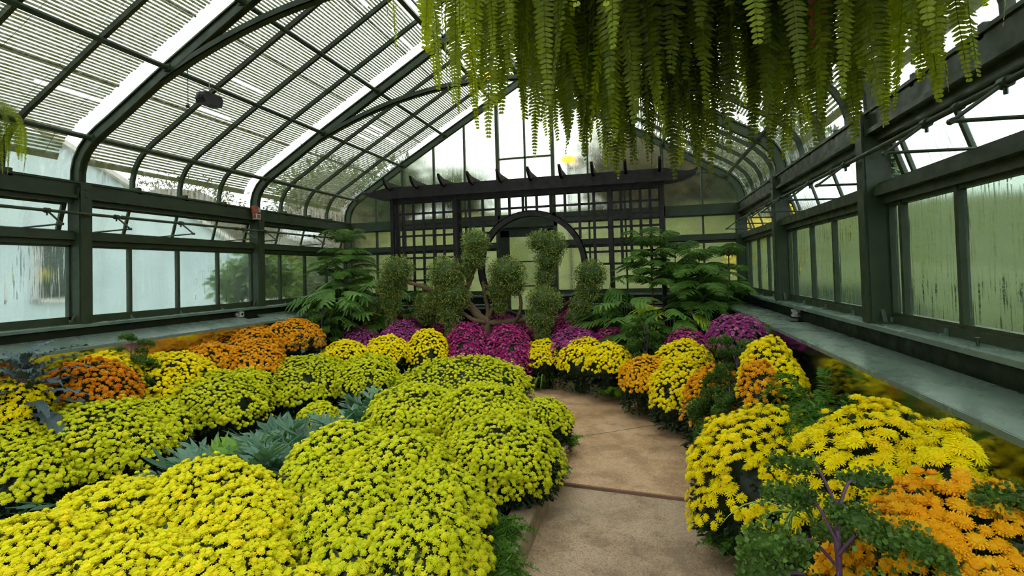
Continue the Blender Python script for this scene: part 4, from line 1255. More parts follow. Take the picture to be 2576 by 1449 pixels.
# ---------------------------------------------------------------- kale
def ruffle_leaf(mb, base, d, up, L, W, rg, amp=.35, freq=9, c=.5, nu=24, nv=13, curl=.5):
    d = d/np.linalg.norm(d); n = up-d*(up@d); n /= np.linalg.norm(n); s_ = np.cross(n, d); ph = rg.uniform(0, 6, 4); V = []; C = []
    for i in range(nu):
        u = i/(nu-1); w = W*math.sin(PI*min(1, u*.85+.13))**.7
        for j in range(nv):
            v = 2*j/(nv-1)-1; e = abs(v)**2.2; e2 = max(e, max(0, (u-.8)*5)**2)
            z = W*amp*e2*(math.sin(freq*u*PI+ph[0]+v*2)+.6*math.sin(freq*2.1*u*PI+ph[1]))-curl*L*u*u*.7
            sh = W*amp*.5*e2*math.sin(freq*1.6*u*PI+ph[2])
            V.append(base+d*(L*u+sh)+s_*v*w*(1+.18*e*math.sin(freq*1.3*u*PI+ph[3]))+n*(z+.12*W*abs(v)))
            C.append((np.clip(c+.25*e2*math.sin(freq*u*PI+ph[0])+(.3 if abs(v) < .1 else 0), 0, 1), 0, 0))
    mb.raw(V, [[(i*nv+j, i*nv+j+1, (i+1)*nv+j+1, (i+1)*nv+j) for i in range(nu-1) for j in range(nv-1)]], np.array(C))


def curly_leaf(mb, base, d, up, L, W, rg, c=.5, curl=.5, k=None, sz=.017):
    d = d/np.linalg.norm(d); n = up-d*(up@d); n /= np.linalg.norm(n); s_ = np.cross(n, d)
    ruffle_leaf(mb, base, d, up, L, W*.8, rg, .12, 5, c*.5, 10, 7, curl)
    k = k or int(1000*L*W/.012)
    u = rg.uniform(.02, 1.03, k); v = rg.uniform(-1, 1, k); v = np.sign(v)*np.abs(v)**.6
    w = W*np.sin(PI*np.minimum(1, u*.8+.14))**.7
    P = base+d*(L*u)[:, None]+s_*(v*w)[:, None]+n*(-curl*L*u*u*.7+.02*rg.normal(0, 1, k)*L/.16+.14*W*np.abs(v))[:, None]
    X = s_*v[:, None]+d*(.3+.6*u)[:, None]+rg.normal(0, .55, (k, 3)); X /= np.linalg.norm(X, axis=1)[:, None]
    mb.inst(LEAFC, frames_x(X, rg)*(sz*rg.uniform(.6, 1.3, k))[:, None, None], P, np.clip(c+rg.normal(0, .28, k), 0, 1))


LEAFC = (np.array([(0, -.2, 0), (0, .2, 0), (.55, .62, .25), (.6, 0, -.1), (.55, -.62, .25), (1, .3, .0), (1, -.3, .05)], float), [np.array([(0, 3, 2, 1), (3, 6, 5, 2)]), np.array([(0, 4, 3), (3, 4, 6)])], np.full((7, 3), .5))


def kale(label, base, height, n, seed, leaf=.16, mat='kale', stem=.011, spread=.17, zlo=.25, name='curly_kale', amp=.34, narrow=1., curl=.5, freq=9):
    rg = np.random.default_rng(seed); root = empty(name, base); tag(root, label, 'kale')
    st = MB(); bend = rg.normal(0, .02, 2)
    st.tube([(bend[0]*t, bend[1]*t, height*t) for t in np.linspace(0, .95, 7)], np.linspace(stem, stem*.55, 7), 8, (.5, 0, 0))
    lf = MB()
    for i in range(n):
        q = (i+.5)/n; a = i*2.4+rg.uniform(-.3, .3); z0 = height*(zlo+(1-zlo)*q*.93)
        out = spread*(1.1-.75*q)*rg.uniform(.8, 1.15); rise = .04+.05*q
        h = np.array([math.cos(a), math.sin(a), 0]); p0 = np.array([0, 0, z0]); p1 = p0+h*out*.55+(0, 0, rise*.9); p2 = p0+h*out+(0, 0, rise*.8)
        st.tube(catmull3([p0, p1, p2], 4), stem*.36, 5, (.4, 0, 0), False)
        d = h+np.array([0, 0, .9*q-.45]); L = leaf*rg.uniform(.8, 1.15)*(1-.35*q)
        if mat == 'kale':
            curly_leaf(lf, p2-h*.02, d, np.array([0, 0, 1.])+h*.2, L, L*.44, rg, rg.uniform(.2, .8), curl, sz=.0065+.02*L)
            curly_leaf(lf, p1, d+rg.normal(0, .4, 3), np.array([0, 0, 1.]), L*.5, L*.22, rg, rg.uniform(.2, .8), curl, sz=.0065+.02*L)
        else:
            ruffle_leaf(lf, p1, h*.8+np.array([0, 0, 1.1*q+.25]), np.array([0, 0, 1.])-h*.3, L, L*.15, rg, .35, 13, rg.uniform(.2, .8), curl=1.1)
    st.build('stem', 'kale_stem', root, True); lf.build('leaves', mat, root, True)
    return root


def topbase(px, py, ztop):
    p = at_z(px, py, ztop); return (float(p[0]), float(p[1]), soil_z(p[0], p[1]))


def tpx(px, py, X): p = at_x(px, py, X); return (float(p[0]), float(p[1]), soil_z(p[0], p[1])), float(p[2])-soil_z(p[0], p[1])


def tpy(px, py, Y): p = at_y(px, py, Y); return (float(p[0]), float(p[1]), soil_z(p[0], p[1])), float(p[2])-soil_z(p[0], p[1])


kale('large curly kale with purple stem beside the golden mum at bottom right', *tpy(2100, 1210, 1.40), 18, 1, .165, stem=.011, spread=.17, zlo=.42)
kale('curly kale with purple stem in front of the rust mum on the kerb', *tpy(1852, 868, 4.3), 18, 2, .19, stem=.013, spread=.20, zlo=.3)
kale('bright green curly kale behind the golden mum', *tpy(1620, 808, 6.5), 16, 3, .19, stem=.012, spread=.19, zlo=.45)
kale('curly kale on a tall stem in front of the left shelf', *tpx(333, 855, -2.7), 11, 4, .15, stem=.009, spread=.14, zlo=.4)
kale('curly kale beside the orange mums near the split leaf plant', *tpy(812, 785, 6.6), 14, 5, .17, stem=.010, spread=.18, zlo=.4)
kale('dark curly kale cut off at the right edge of the view', *tpy(2600, 1240, 1.45), 14, 6, .16, stem=.012, spread=.12, zlo=.3)
kale('dark green kale beneath the rust mum near the kerb', *tpy(1835, 965, 4.1), 12, 7, .16, stem=.009, spread=.16, zlo=.2)
kale('blue grey kale with arching leaves above the yellow mum at left edge', *tpx(60, 925, -2.45), 28, 8, .36, 'kale_blue', .011, .11, .45, 'blue_kale', .16, .42, .95, 7)
kale('blue grey kale rosette above the round lime mum', *tpy(768, 868, 5.9), 24, 9, .30, 'kale_blue', .010, .10, .45, 'blue_kale', .16, .42, .8, 7)
# flowering cabbage
def cabbage(label, base, r, seed):
    rg = np.random.default_rng(seed); root = empty('ornamental_cabbage', base); tag(root, label, 'cabbage'); lf = MB()
    for i in range(15):
        q = i/15; a = i*2.4; h = np.array([math.cos(a), math.sin(a), 0]); d = h+np.array([0, 0, .25+1.3*q]); L = r*(1-.45*q)
        ruffle_leaf(lf, h*.01+(0, 0, .10+.07*q), d, np.array([0, 0, 1.])-h*.8*q, L, L*.55, rg, .12, 5, rg.uniform(.2, .9)*(1-.3*q), 10, 9, .2)
    lf.build('leaves', 'cabbage', root, True)
    st = MB(); st.tube([(0, 0, .04), (0, 0, .14)], .012, 7); st.build('stem', 'kale_stem', root)


cabbage('green and purple cabbage at the foot of the big kale by the path', tuple(at_z(1945, 1400, .36)-(0, 0, .14)), .125, 3)

# ---------------------------------------------------------------- strap leaved plants
def spider(label, base, n, L, w, seed, mat='strap', name='spider_plant', lift=.55, az=(0, 2*PI), edge=True):
    rg = np.random.default_rng(seed); root = empty(name, base); tag(root, label, 'plant'); mb = MB()
    for i in range(n):
        a = rg.uniform(*az); l = L*rg.uniform(.6, 1.1); h = np.array([math.cos(a), math.sin(a), 0]); sd = np.array([-math.sin(a), math.cos(a), 0]); up = rg.uniform(.35, 1)*lift*l
        t = np.linspace(0, 1, 11); reach = l*rg.uniform(.45, .8)
        P = h*(reach*t**.9)[:, None]+np.array([0, 0, 1.])*(up*2.6*t*(1-t*.62)-up*1.15*t**3)[:, None]
        ww = w*np.sin(np.minimum(1, (1.02-t)*1.6)*PI/2)*rg.uniform(.8, 1.2)*.5; tw = sd+np.array([0, 0, .2])*rg.normal(0, 1)
        A, Bq, Cq, Dq = P-tw*ww[:, None], P-tw*(ww*.55)[:, None]-(0, 0, .002), P+tw*(ww*.55)[:, None]-(0, 0, .002), P+tw*ww[:, None]
        cd, ce = (.0, .9) if edge else (rg.uniform(.1, .9),)*2
        def cl(c): return np.tile([c, 0, 0], (11, 1))
        mb.strip(A, Bq, cl(ce)); mb.strip(Bq, Cq, cl(cd)); mb.strip(Cq, Dq, cl(ce))
    mb.build('leaves', mat, root); return root


spider('spider plant with striped leaves beside the big kale', tuple(at_y(2050, 1300, 1.95)-(0, 0, .03)), 22, .36, .015, 1)
spider('bright green strap leaved clump by the right shelf', tpx(2000, 925, 2.84)[0], 80, .50, .022, 2, 'strap_y', edge=False, lift=.95)
spider('strap leaved plant hanging over the far kerb', topbase(1372, 905, .40), 46, .42, .016, 3, 'strap_y', edge=False)
spider('spider plant trailing over the kerb between the yellow mums', topbase(1462, 915, .36), 40, .42, .016, 4, 'strap')
spider('strap leaved tuft in front of the left shelf', tpx(262, 880, -2.75)[0], 24, .34, .014, 5, 'strap_y', edge=False)
spider('striped leaf tuft at the path edge under the cabbage', topbase(1935, 1420, .16), 10, .30, .018, 6, az=(2.3, 3.9), lift=.25)
spider('strap leaved tuft between the yellow cushions', topbase(1020, 880, .45), 26, .30, .012, 7, 'strap_y', edge=False)

# ---------------------------------------------------------------- blue star fern patch
def lobed(mb, base, d, up, L, w, rg, c, nl=3):
    d = d/np.linalg.norm(d); n = up-d*(up@d); n /= np.linalg.norm(n); s_ = np.cross(n, d); ph = rg.uniform(0, 6)
    def blade(b0, dd, l, ww):
        t = np.linspace(0, 1, 7); sd = np.cross(n, dd); sd /= np.linalg.norm(sd)
        P = b0+dd*(l*t)[:, None]+n*(-.22*l*t**2+.02*l*np.sin(t*6+ph))[:, None]
        q = ww*.5*np.sin(np.minimum(1, .25+t*1.3)*PI/2)*np.minimum(1, (1.03-t)*3); wv = 1+.12*np.sin(t*14+ph)
        mb.strip(P-sd*(q*wv)[:, None]+n*.1*ww, P, np.tile([c, 0, 0], (7, 1))); mb.strip(P, P+sd*(q*wv)[:, None]+n*.1*ww, np.tile([c, 0, 0], (7, 1)))
    blade(base, d, L, w)
    for k in range(nl):
        for sg in (1, -1):
            u = .25+.5*(k+.3*(sg > 0))/nl; b0 = base+d*L*u-n*.22*L*u*u; dd = d*.75+s_*sg*.62+n*.05; dd /= np.linalg.norm(dd)
            blade(b0, dd, L*(.55-.10*k)*rg.uniform(.8, 1.1), w*.8)


def blue_fern(label, base, n, L, seed, young=0, w=.036):
    rg = np.random.default_rng(seed); root = empty('blue_star_fern', base); tag(root, label, 'fern'); a_, y_, st = MB(), MB(), MB()
    for i in range(n):
        a = rg.uniform(0, 2*PI); h = np.array([math.cos(a), math.sin(a), 0]); l = L*rg.uniform(.6, 1.15)
        p = h*rg.uniform(.02, .10)+(0, 0, rg.uniform(.04, .13)*(L/.3)); st.tube([(0, 0, 0), p*(.6, .6, .6), p], .003, 4, (.3, 0, 0), False)
        d = h*rg.uniform(.4, 1)+np.array([0, 0, rg.uniform(.25, 1.1)])
        lobed(y_ if i < young else a_, p, d, np.array([0, 0, 1.])-h*.3, l, w*rg.uniform(.8, 1.2), rg, rg.uniform(.1, .95), rg.integers(1, 4))
    st.build('leaf_stalks', 'stem', root); a_.build('leaves', 'bluefern', root)
    if young: tag(y_.build('young_leaves', 'bluefern_y', root), 'bright light green young leaves')


BF = [(520, 1110, .38, 3), (590, 1075, .42, 6), (640, 1120, .38, 3), (700, 1090, .40, 0), (560, 1150, .30, 0), (740, 1050, .42, 0), (670, 1040, .42, 0), (800, 1040, .42, 0), (860, 1010, .44, 3), (900, 1000, .40, 0),
      (925, 960, .45, 0), (470, 1150, .32, 4), (690, 1150, .30, 0), (620, 1170, .30, 0), (980, 930, .45, 0), (1010, 925, .42, 3), (760, 1110, .36, 0)]
lab = ['blue green star fern at the left end of the fern patch', 'star fern with bright young leaves in the middle of the patch', 'star fern with yellow green shoots in front of the patch', 'blue grey star fern near the lime crest', 'low blue star fern at the front of the patch',
       'blue star fern under the lime mum with hollow', 'blue star fern at the back of the patch', 'blue star fern with long leaves behind the lime crest', 'star fern with light green shoots in the ribbon between lime mums', 'blue star fern in the ribbon between lime mums', 'blue star fern where the ribbon narrows',
       'star fern with light shoots beside the dark hollow', 'blue star fern touching the lime crest', 'flat blue star fern at the foot of the patch', 'upright blue star fern near the yellow cushions', 'last star fern in the ribbon with green shoots', 'blue star fern between patch and lime crest']
for i, (px, py, z, yg) in enumerate(BF): blue_fern(lab[i], topbase(px, py, z+.08), 20, .36, i+3, yg, .044)
blue_fern('two upright blue grey fern leaves beside the left edge mum', topbase(195, 1190, .42), 6, .30, 40, 0, .05)

# ---------------------------------------------------------------- feathery foliage
def feathery(label, base, n, L, seed, mat='feather', az=(0, 2*PI), lift=.5, name='asparagus_fern'):
    rg = np.random.default_rng(seed); root = empty(name, base); tag(root, label, 'plant'); mb = MB()
    for i in range(n):
        a = rg.uniform(*az); l = L*rg.uniform(.5, 1.1); h = np.array([math.cos(a), math.sin(a), 0]); t = np.linspace(0, 1, 9)
        P = h*(l*.8*t)[:, None]+np.array([0, 0, 1.])*(lift*l*rg.uniform(.5, 1.3)*(1.9*t-1.55*t*t))[:, None]
        mb.tube(P, .0012, 3, (.4, 0, 0), False)
        k = int(l*420); tt = rg.uniform(.08, 1, k); Q = np.stack([np.interp(tt, t, P[:, j]) for j in range(3)], 1)
        side = np.cross(h, (0, 0, 1.)); X = side*rg.choice([-1, 1], k)[:, None]+h*.6+rg.normal(0, .35, (k, 3)); X /= np.linalg.norm(X, axis=1)[:, None]
        sz = .05*np.sin(np.clip((1.05-tt), 0, 1)*PI*.6)+.008
        mb.inst(NEED2, frames_x(X, rg)*sz[:, None, None], Q, rg.uniform(0, 1, k))
    keep_inside(mb.build('sprays', mat, root), base); return root


NEED2 = (np.array([(0, -.03, 0), (0, .03, 0), (.5, .09, .05), (1, 0, .0), (.5, -.09, 0)], float), [np.array([(0, 4, 2, 1)]), np.array([(4, 3, 2)])], np.full((5, 3), .5))
feathery('feathery green plant draped over the kerb beside the yellow mum', topbase(1560, 950, .30), 34, .34, 1, 'feather_y', (2.4, 5.0))
feathery('feathery plant between the shelf and the strap leaved clump', tpx(2080, 915, 2.90)[0], 90, .50, 2, lift=1.35)
feathery('feathery plant beside the right shelf, nearer one', tpx(2165, 950, 2.90)[0], 80, .46, 3, lift=1.35)
feathery('feathery plant below the big yellow mum at the path edge', topbase(1860, 1290, .25), 70, .32, 4)
feathery('dark feathery plant under the lime drift by the kerb', topbase(1215, 1290, .26), 90, .36, 5)
feathery('dark feathery plant on the kerb, nearest the viewer', topbase(1185, 1400, .24), 100, .38, 6)
feathery('wispy green plant sticking out by the rightmost lime mum', topbase(1425, 1040, .35), 26, .22, 7, 'feather_y')
feathery('feathery spray over the yellow mum at left edge', tpx(10, 1010, -2.4)[0], 12, .5, 8, 'feather_y')
feathery('feathery plant in front of the cabbage at bottom right', (2.33, 1.55, .25), 60, .28, 9)
feathery('feathery green spray before the yellow mum on the far kerb', topbase(1520, 885, .50), 18, .30, 10, 'feather_y')
feathery('feathery tuft where the path bends under the lime mum', topbase(1385, 1170, .16), 30, .20, 11)

# ---------------------------------------------------------------- topiary tree
TY = 7.35
T0 = at_y(1222, 812, TY); T0z = soil_z(T0[0], T0[1])
troot = empty('topiary_tree', (T0[0], T0[1], T0z)); tag(troot, 'old gnarled tree with small leaved round topiary tufts before the moon gate', 'tree')
OR = np.array([T0[0], T0[1], T0z])


def tp(px, py, dy=0.): return at_y(px, py, TY+dy)-OR


wood = MB()
def limb(pts, r0, r1, dy0=0, dy1=0):
    P = [tp(x, y, dy0+(dy1-dy0)*i/(len(pts)-1)) for i, (x, y) in enumerate(pts)]
    P = catmull3(P, 6); n = len(P); R = 1.22*np.linspace(r0, r1, n)*(1+.12*np.sin(np.arange(n)*2.3)); wood.tube(P, R, 9, (.5, 0, 0))


base0 = np.zeros(3)
wood.tube([(0, 0, -.05), tuple(tp(1222, 800)*.8), tuple(tp(1222, 795))], [.085, .075, .06], 10)
limb([(1225, 815), (1200, 790), (1172, 755), (1160, 730)], .055, .042)
limb([(1162, 742), (1178, 715), (1190, 680), (1203, 640), (1212, 600)], .040, .024, 0, -.1)
limb([(1168, 760), (1140, 752), (1105, 744), (1065, 722), (1025, 710)], .038, .022, 0, -.15)
limb([(1222, 812), (1192, 805), (1168, 790), (1150, 775)], .030, .022, -.05, -.1)
limb([(1225, 810), (1228, 780), (1222, 755), (1217, 730), (1215, 708)], .034, .017, 0, 0)
limb([(1228, 800), (1240, 770), (1252, 740), (1262, 715)], .030, .018, 0, .05)
limb([(1290, 812), (1302, 800), (1310, 772), (1308, 745), (1295, 715)], .026, .018, .05, 0)
limb([(1225, 812), (1260, 812), (1300, 806), (1345, 802)], .036, .030, 0, .1)
limb([(1345, 800), (1350, 760), (1353, 722), (1366, 690), (1372, 640)], .034, .020, .1, .1)
limb([(1360, 800), (1410, 772), (1440, 755), (1475, 735)], .022, .016, .1, .1)
wood.build('trunk', 'bark', troot, True)
rgT = np.random.default_rng(77)


def clump(blobs):
    mb, bd = MB(), MB()
    for (px, py, w, h, dy) in blobs:
        c = tp(px, py, dy); k = (TY+dy)/F_PX*1.03; R = np.array([w/2*k, w/2*k*.9, h/2*k])*1.10
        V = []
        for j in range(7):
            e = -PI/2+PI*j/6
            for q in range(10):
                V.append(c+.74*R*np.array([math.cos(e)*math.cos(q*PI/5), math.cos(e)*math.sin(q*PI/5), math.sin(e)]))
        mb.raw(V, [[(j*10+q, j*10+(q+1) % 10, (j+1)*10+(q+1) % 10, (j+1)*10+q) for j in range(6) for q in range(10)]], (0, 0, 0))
        n = int(4200*(w*h)/(90*90)); u = rgT.uniform(-1, 1, n); a = rgT.uniform(0, 2*PI, n); s_ = np.sqrt(1-u*u); D = np.stack([s_*np.cos(a), s_*np.sin(a), u], 1)
        bump = np.array([noise.noise(Vector((d[0]*2.6+px*.1, d[1]*2.6, d[2]*2.6))) for d in D])
        P = c+D*R*(rgT.uniform(.62, 1.02, n)+.24*bump)[:, None]
        X = D+rgT.normal(0, .7, (n, 3)); X /= np.linalg.norm(X, axis=1)[:, None]
        mb.inst(LEAF4, frames_x(X, rgT)*(rgT.uniform(.017, .034, n)[:, None, None]), P, rgT.uniform(0, 1, n))
        m = n//8; idx = rgT.choice(n, m, False); Pb = c+(P[idx]-c)*rgT.uniform(1.0, 1.14, m)[:, None]
        bd.inst(BUD, frames(D[idx])*(rgT.uniform(.005, .009, m)[:, None, None]), Pb, rgT.uniform(0, 1, m))
    o = mb.build('foliage_tuft', 'topiary', troot); q = bd.build('buds', 'bud', o); return o


BUD = (np.array([(1, 0, 0), (0, 1, 0), (-1, 0, 0), (0, -1, 0), (0, 0, 1.2), (0, 0, -.5)], float), [np.array([(0, 1, 4), (1, 2, 4), (2, 3, 4), (3, 0, 4), (1, 0, 5), (2, 1, 5), (3, 2, 5), (0, 3, 5)])], np.full((6, 3), .5))
clump([(1000, 680, 80, 75, -.15), (980, 720, 70, 75, -.15), (985, 760, 50, 70, -.15), (985, 810, 28, 60, -.2)])
clump([(1122, 690, 95, 85, -.15), (1140, 740, 90, 80, -.15), (1100, 760, 70, 60, -.1), (1130, 790, 60, 60, -.2), (1135, 840, 30, 70, -.25)])
clump([(1195, 610, 68, 62, -.1), (1190, 650, 58, 55, -.1), (1175, 680, 40, 40, -.1)])
clump([(1275, 685, 92, 72, 0), (1255, 730, 60, 60, 0), (1290, 720, 60, 50, 0), (1260, 765, 40, 50, 0)])
clump([(1360, 608, 62, 55, .1), (1392, 618, 62, 62, .1), (1378, 655, 60, 50, .1), (1370, 695, 45, 50, .1)])
clump([(1370, 755, 85, 65, -.15), (1360, 800, 70, 60, -.2), (1365, 845, 36, 60, -.25), (1358, 885, 22, 40, -.3)])
clump([(1485, 690, 72, 66, .1), (1478, 730, 55, 55, .1), (1460, 770, 50, 55, .05), (1445, 800, 40, 40, 0)])
clump([(1075, 790, 60, 50, .1), (1062, 765, 40, 50, .1)])
clump([(940, 780, 40, 50, -.1), (930, 800, 36, 36, -.1)])

# ---------------------------------------------------------------- pergola with moon gate
PY = 8.0
pergola = empty('pergola', (.04, PY, .12)); tag(pergola, 'black wooden pergola with lattice and round moon gate at the end of the house', 'pergola')
pxl, pxr = -2.18, 2.25
zb0, zb1 = 2.86, 3.045


def pb(mb, name, mat='black'):
    for v in mb.V:
        v -= np.array([.04, PY, .12])
    return mb.build(name, mat, pergola)


for off in (-.22, .14):
    mb = MB(); xl, xr = -2.62, 2.73; n = 9
    topc = [(xl, zb1-.035+.02), (xl+.05, zb1-.075+.02), (xl+.14, zb1-.085+.02), (xl+.26, zb1-.06+.02), (xl+.36, zb1-.02), (xl+.45, zb1)]
    topr = [(xr-.45, zb1), (xr-.36, zb1-.02), (xr-.26, zb1-.05), (xr-.14, zb1-.062), (xr-.05, zb1-.045), (xr, zb1+.0)]
    botr = [(xr, zb1-.055), (xr-.06, zb1-.10), (xr-.20, zb0+.035), (xr-.40, zb0+.004), (xr-.55, zb0)]
    botl = [(xl+.55, zb0), (xl+.40, zb0+.004), (xl+.22, zb0+.025), (xl+.10, zb0+.065), (xl+.03, zb0+.115)]
    mb.prism(topc+topr+botr+botl, 'y', PY+off, PY+off+.045); pb(mb, 'beam')
for i in range(10):
    x = -2.08+i*(2.20+2.08)/9; mb = MB(); z = zb1-.03
    poly = [(PY-.48, z+.15), (PY-.44, z+.13), (PY-.36, z+.115), (PY-.28, z+.10), (PY+.40, z+.10), (PY+.40, z-.02), (PY-.22, z-.02), (PY-.34, z+.0), (PY-.42, z+.05), (PY-.47, z+.11)]
    mb.prism(poly, 'x', x-.02, x+.02); pb(mb, 'rafter')
posts = [-2.17, -1.98, -1.02, 1.45, 2.20]
for x in (-2.155, -1.02, 1.47, 2.225):
    for y in (PY-.02, PY+.17):
        mb = MB(); mb.box((x-.03, y-.03, .10), (x+.03, y+.03, 2.92)); pb(mb, 'post')
mb = MB(); mb.box((-2.18, PY-.03, 2.795), (2.25, PY+.01, 2.87)); pb(mb, 'top_rail')
# lattice panels
Rg, gx, gz = .88, .225, 1.68


def lattice(x0, x1, z0, z1, nx, nz, name, ring=False):
    mb = MB()
    for i in range(nx+1):
        x = x0+(x1-x0)*i/nx
        if ring and abs(x-gx) < Rg:
            h = math.sqrt(Rg*Rg-(x-gx)**2); segs = [(gz+h, z1)]
            if gz-h > z0: segs.append((z0, gz-h))
        else: segs = [(z0, z1)]
        for a, b in segs:
            if b-a > .02: mb.box((x-.021, PY-.028, a), (x+.021, PY-.012, b))
    for j in range(nz+1):
        z = z0+(z1-z0)*j/nz
        if ring and abs(z-gz) < Rg:
            h = math.sqrt(Rg*Rg-(z-gz)**2); segs = [(x0, gx-h), (gx+h, x1)]
        else: segs = [(x0, x1)]
        for a, b in segs:
            if b-a > .02: mb.box((a, PY-.012, z-.017), (b, PY+.004, z+.017))
    pb(mb, name)


lattice(-2.13, -1.05, 2.80-.186*8, 2.80, 6, 8, 'lattice_panel')
lattice(-1.0, 1.45, 2.80-.186*6, 2.80, 11, 6, 'lattice_panel', True)
lattice(1.49, 2.20, 2.80-.186*6, 2.80, 5, 6, 'lattice_panel')
mb = MB(); n = 64
for k in range(n):
    a0, a1 = 2*PI*k/n, 2*PI*(k+1)/n
    q = [(gx+r*math.cos(a), gz+r*math.sin(a)) for r, a in ((Rg-.09, a0), (Rg, a0), (Rg, a1), (Rg-.09, a1))]
    mb.prism(q, 'y', PY-.06, PY-.03); mb.prism(q, 'y', PY+.03, PY+.06)
    q = [(gx+r*math.cos(a), gz+r*math.sin(a)) for r, a in ((Rg-.012, a0), (Rg, a0), (Rg, a1), (Rg-.012, a1))]
    mb.prism(q, 'y', PY-.06, PY+.06)
pb(mb, 'moon_gate_ring')

# ---------------------------------------------------------------- fittings
# dark horn loudspeaker hanging from the middle purlin on the left
p = at_x(527, 252, -2.22)
r_ = empty('hanging_heater', (p[0], p[1], p[2])); tag(r_, 'small dark box with round dial hung from the left roof purlin', 'box')
mb = MB(); mb.prism([(-.10, .055), (.10, .055), (.12, .02), (.10, -.055), (-.10, -.055), (-.12, -.01)], 'x', -.055, .055)
o = mb.build('housing', 'dark_plastic', r_)
o.rotation_euler = (0, 0, 0)
mb = MB(); mb.lathe([(0, 0), (.035, 0), (.038, .02), (.02, .03), (0, .03)], (0, 0, 0), 16); o = mb.build('dial', 'dark_plastic', r_, True); o.rotation_euler = (PI/2, 0, 0); o.location = (-.0, -.105, 0)
mb = MB(); mb.tube([(-.05, -.08, .05), (-.05, -.06, .10), (-.03, 0, .12), (.03, 0, .12), (.05, .06, .10), (.05, .08, .05)], .004, 5); mb.tube([(0, 0, .12), (0, 0, .20)], .004, 5); mb.build('hanging_wire', 'steel', r_)
p = at_x(472, 172, -2.15); q = at_x(472, 265, -2.15); mb = MB()
for z in np.arange(q[2], p[2], .016): mb.box((p[0]-.004, p[1]-.002, z), (p[0]+.004, p[1]+.002, z+.011))
mb.lathe([(.014, -.012), (.02, 0), (.014, .012), (.010, 0), (.014, -.012)], (q[0], q[1], q[2]-.01), 10)
tag(mb.build('pull_chain', 'dark_plastic', None), 'thin pull chain hanging near the dark box', 'chain')
# thermostat boxes
for px, py, sg, S in ((604, 790, -1, 'left'), (2002, 787, 1, 'right')):
    p = at_x(px, py, sg*3.40); r_ = empty('sensor_box', (p[0], p[1], p[2])); tag(r_, 'pale sensor box with a dark window on the %s wall' % S, 'box')
    mb = MB(); mb.box((-.035, -.035, -.035), (.035, .035, .035)); mb.box((-.02, -.02, .035), (.02, .02, .045)); mb.build('housing', 'white_plastic', r_)
    mb = MB(); mb.box((-sg*.036, -.018, -.016), (-sg*.038, .018, .014)); mb.box((-.018, -.0365, -.016), (.018, -.038, .014)); mb.build('display', 'dark_plastic', r_)
    mb = MB(); mb.tube([(0, -.035, .0), (0, -.085, 0)], .02, 8); mb.build('cable_gland', 'steel', r_, True)
    cb = MB(); y1 = p[1]-.08
    cb.tube([(p[0], y1, p[2]), (p[0]+sg*.02, y1-.15, p[2]+.02), (sg*3.425, y1-.5, p[2]+.035), (sg*3.425, y1-2, p[2]+.035), (sg*3.425, Y0+.1, p[2]+.035)], .006, 6)
    cb.tube([(sg*3.422, YE-.3, p[2]+.055), (sg*3.422, 6.5, p[2]+.035), (sg*3.422, Y0+.1, p[2]+.05)], .005, 6)
    tag(cb.build('cable', 'dark_plastic', None), 'dark cable clipped along the %s wall below the ledge' % S, 'cable')
# red alarm boxes on the left column
p = at_x(650, 535, -3.33); r_ = empty('alarm_box', (p[0], p[1]-.05, p[2])); tag(r_, 'worn red and grey alarm box on a left column', 'alarm')
mb = MB(); mb.box((-.03, -.05, -.02), (.03, .01, .09)); mb.build('back_box', 'red_plastic', r_)
mb = MB(); mb.box((-.03, .015, -.0), (.03, .06, .07)); mb.build('side_box', 'steel', r_)
mb = MB(); mb.box((-.015, -.045, -.10), (.045, .045, -.025)); mb.build('cover', 'white_plastic', r_)
mb = MB(); mb.box((.046, -.03, -.09), (.049, .03, -.035)); mb.box((-.005, -.048, -.09), (.04, -.045, -.035)); mb.build('red_panel', 'red_plastic', r_)
# ridge vent gear: shaft, racks and plates
mb = MB(); mb.tube([(-.50, Y0+.2, 4.70), (-.50, 8.6, 4.70)], .014, 8)
sh = tag(mb.build('vent_shaft', 'steel', None, True), 'steel shaft that opens the ridge vents on the left slope', 'shaft')
for y in (8.0, 6.05, 4.6):
    mb = MB(); mb.bar((-.62, y, 4.56), (-.12, y, 4.83), .012, .02); mb.box((-.55, y-.03, 4.66), (-.45, y+.03, 4.74)); mb.lathe([(0, -.01), (.05, -.01), (.05, .01), (0, .01)], (-.50, y, 4.70), 12); mb.build('rack', 'steel', sh)
p = at_y(1226, 186, 6.0); r_ = empty('pendant_lamp', tuple(p)); tag(r_, 'small glowing amber lamp seen through the fern at the ridge', 'lamp')
mb = MB(); mb.lathe([(0, -.07), (.04, -.06), (.06, -.02), (.055, .02), (.03, .05), (0, .055)], (0, 0, 0), 16); mb.build('bulb', 'lamp', r_, True)
mb = MB(); mb.lathe([(.09, .0), (.05, .06), (.02, .09), (0, .09)], (0, 0, 0), 16); mb.build('lamp_shade', 'dark_plastic', r_, True)
mb = MB(); mb.tube([(0, 0, .08), (0, 0, 4.865-.578*abs(p[0])-p[2])], .004, 5); mb.build('cord', 'dark_plastic', r_)
for i, (px, py) in enumerate(((1145, 80), (1250, 250))):
    pass
# a bolt standing on the right ledge
p = at_x(2460, 862, 3.40); mb = MB(); mb.lathe([(0, 0), (.007, 0), (.006, .03), (.013, .032), (.013, .04), (0, .041)], (p[0], p[1], Z_SILL), 8)
tag(mb.build('bolt', 'green', None), 'single bolt standing up from the right ledge', 'bolt')

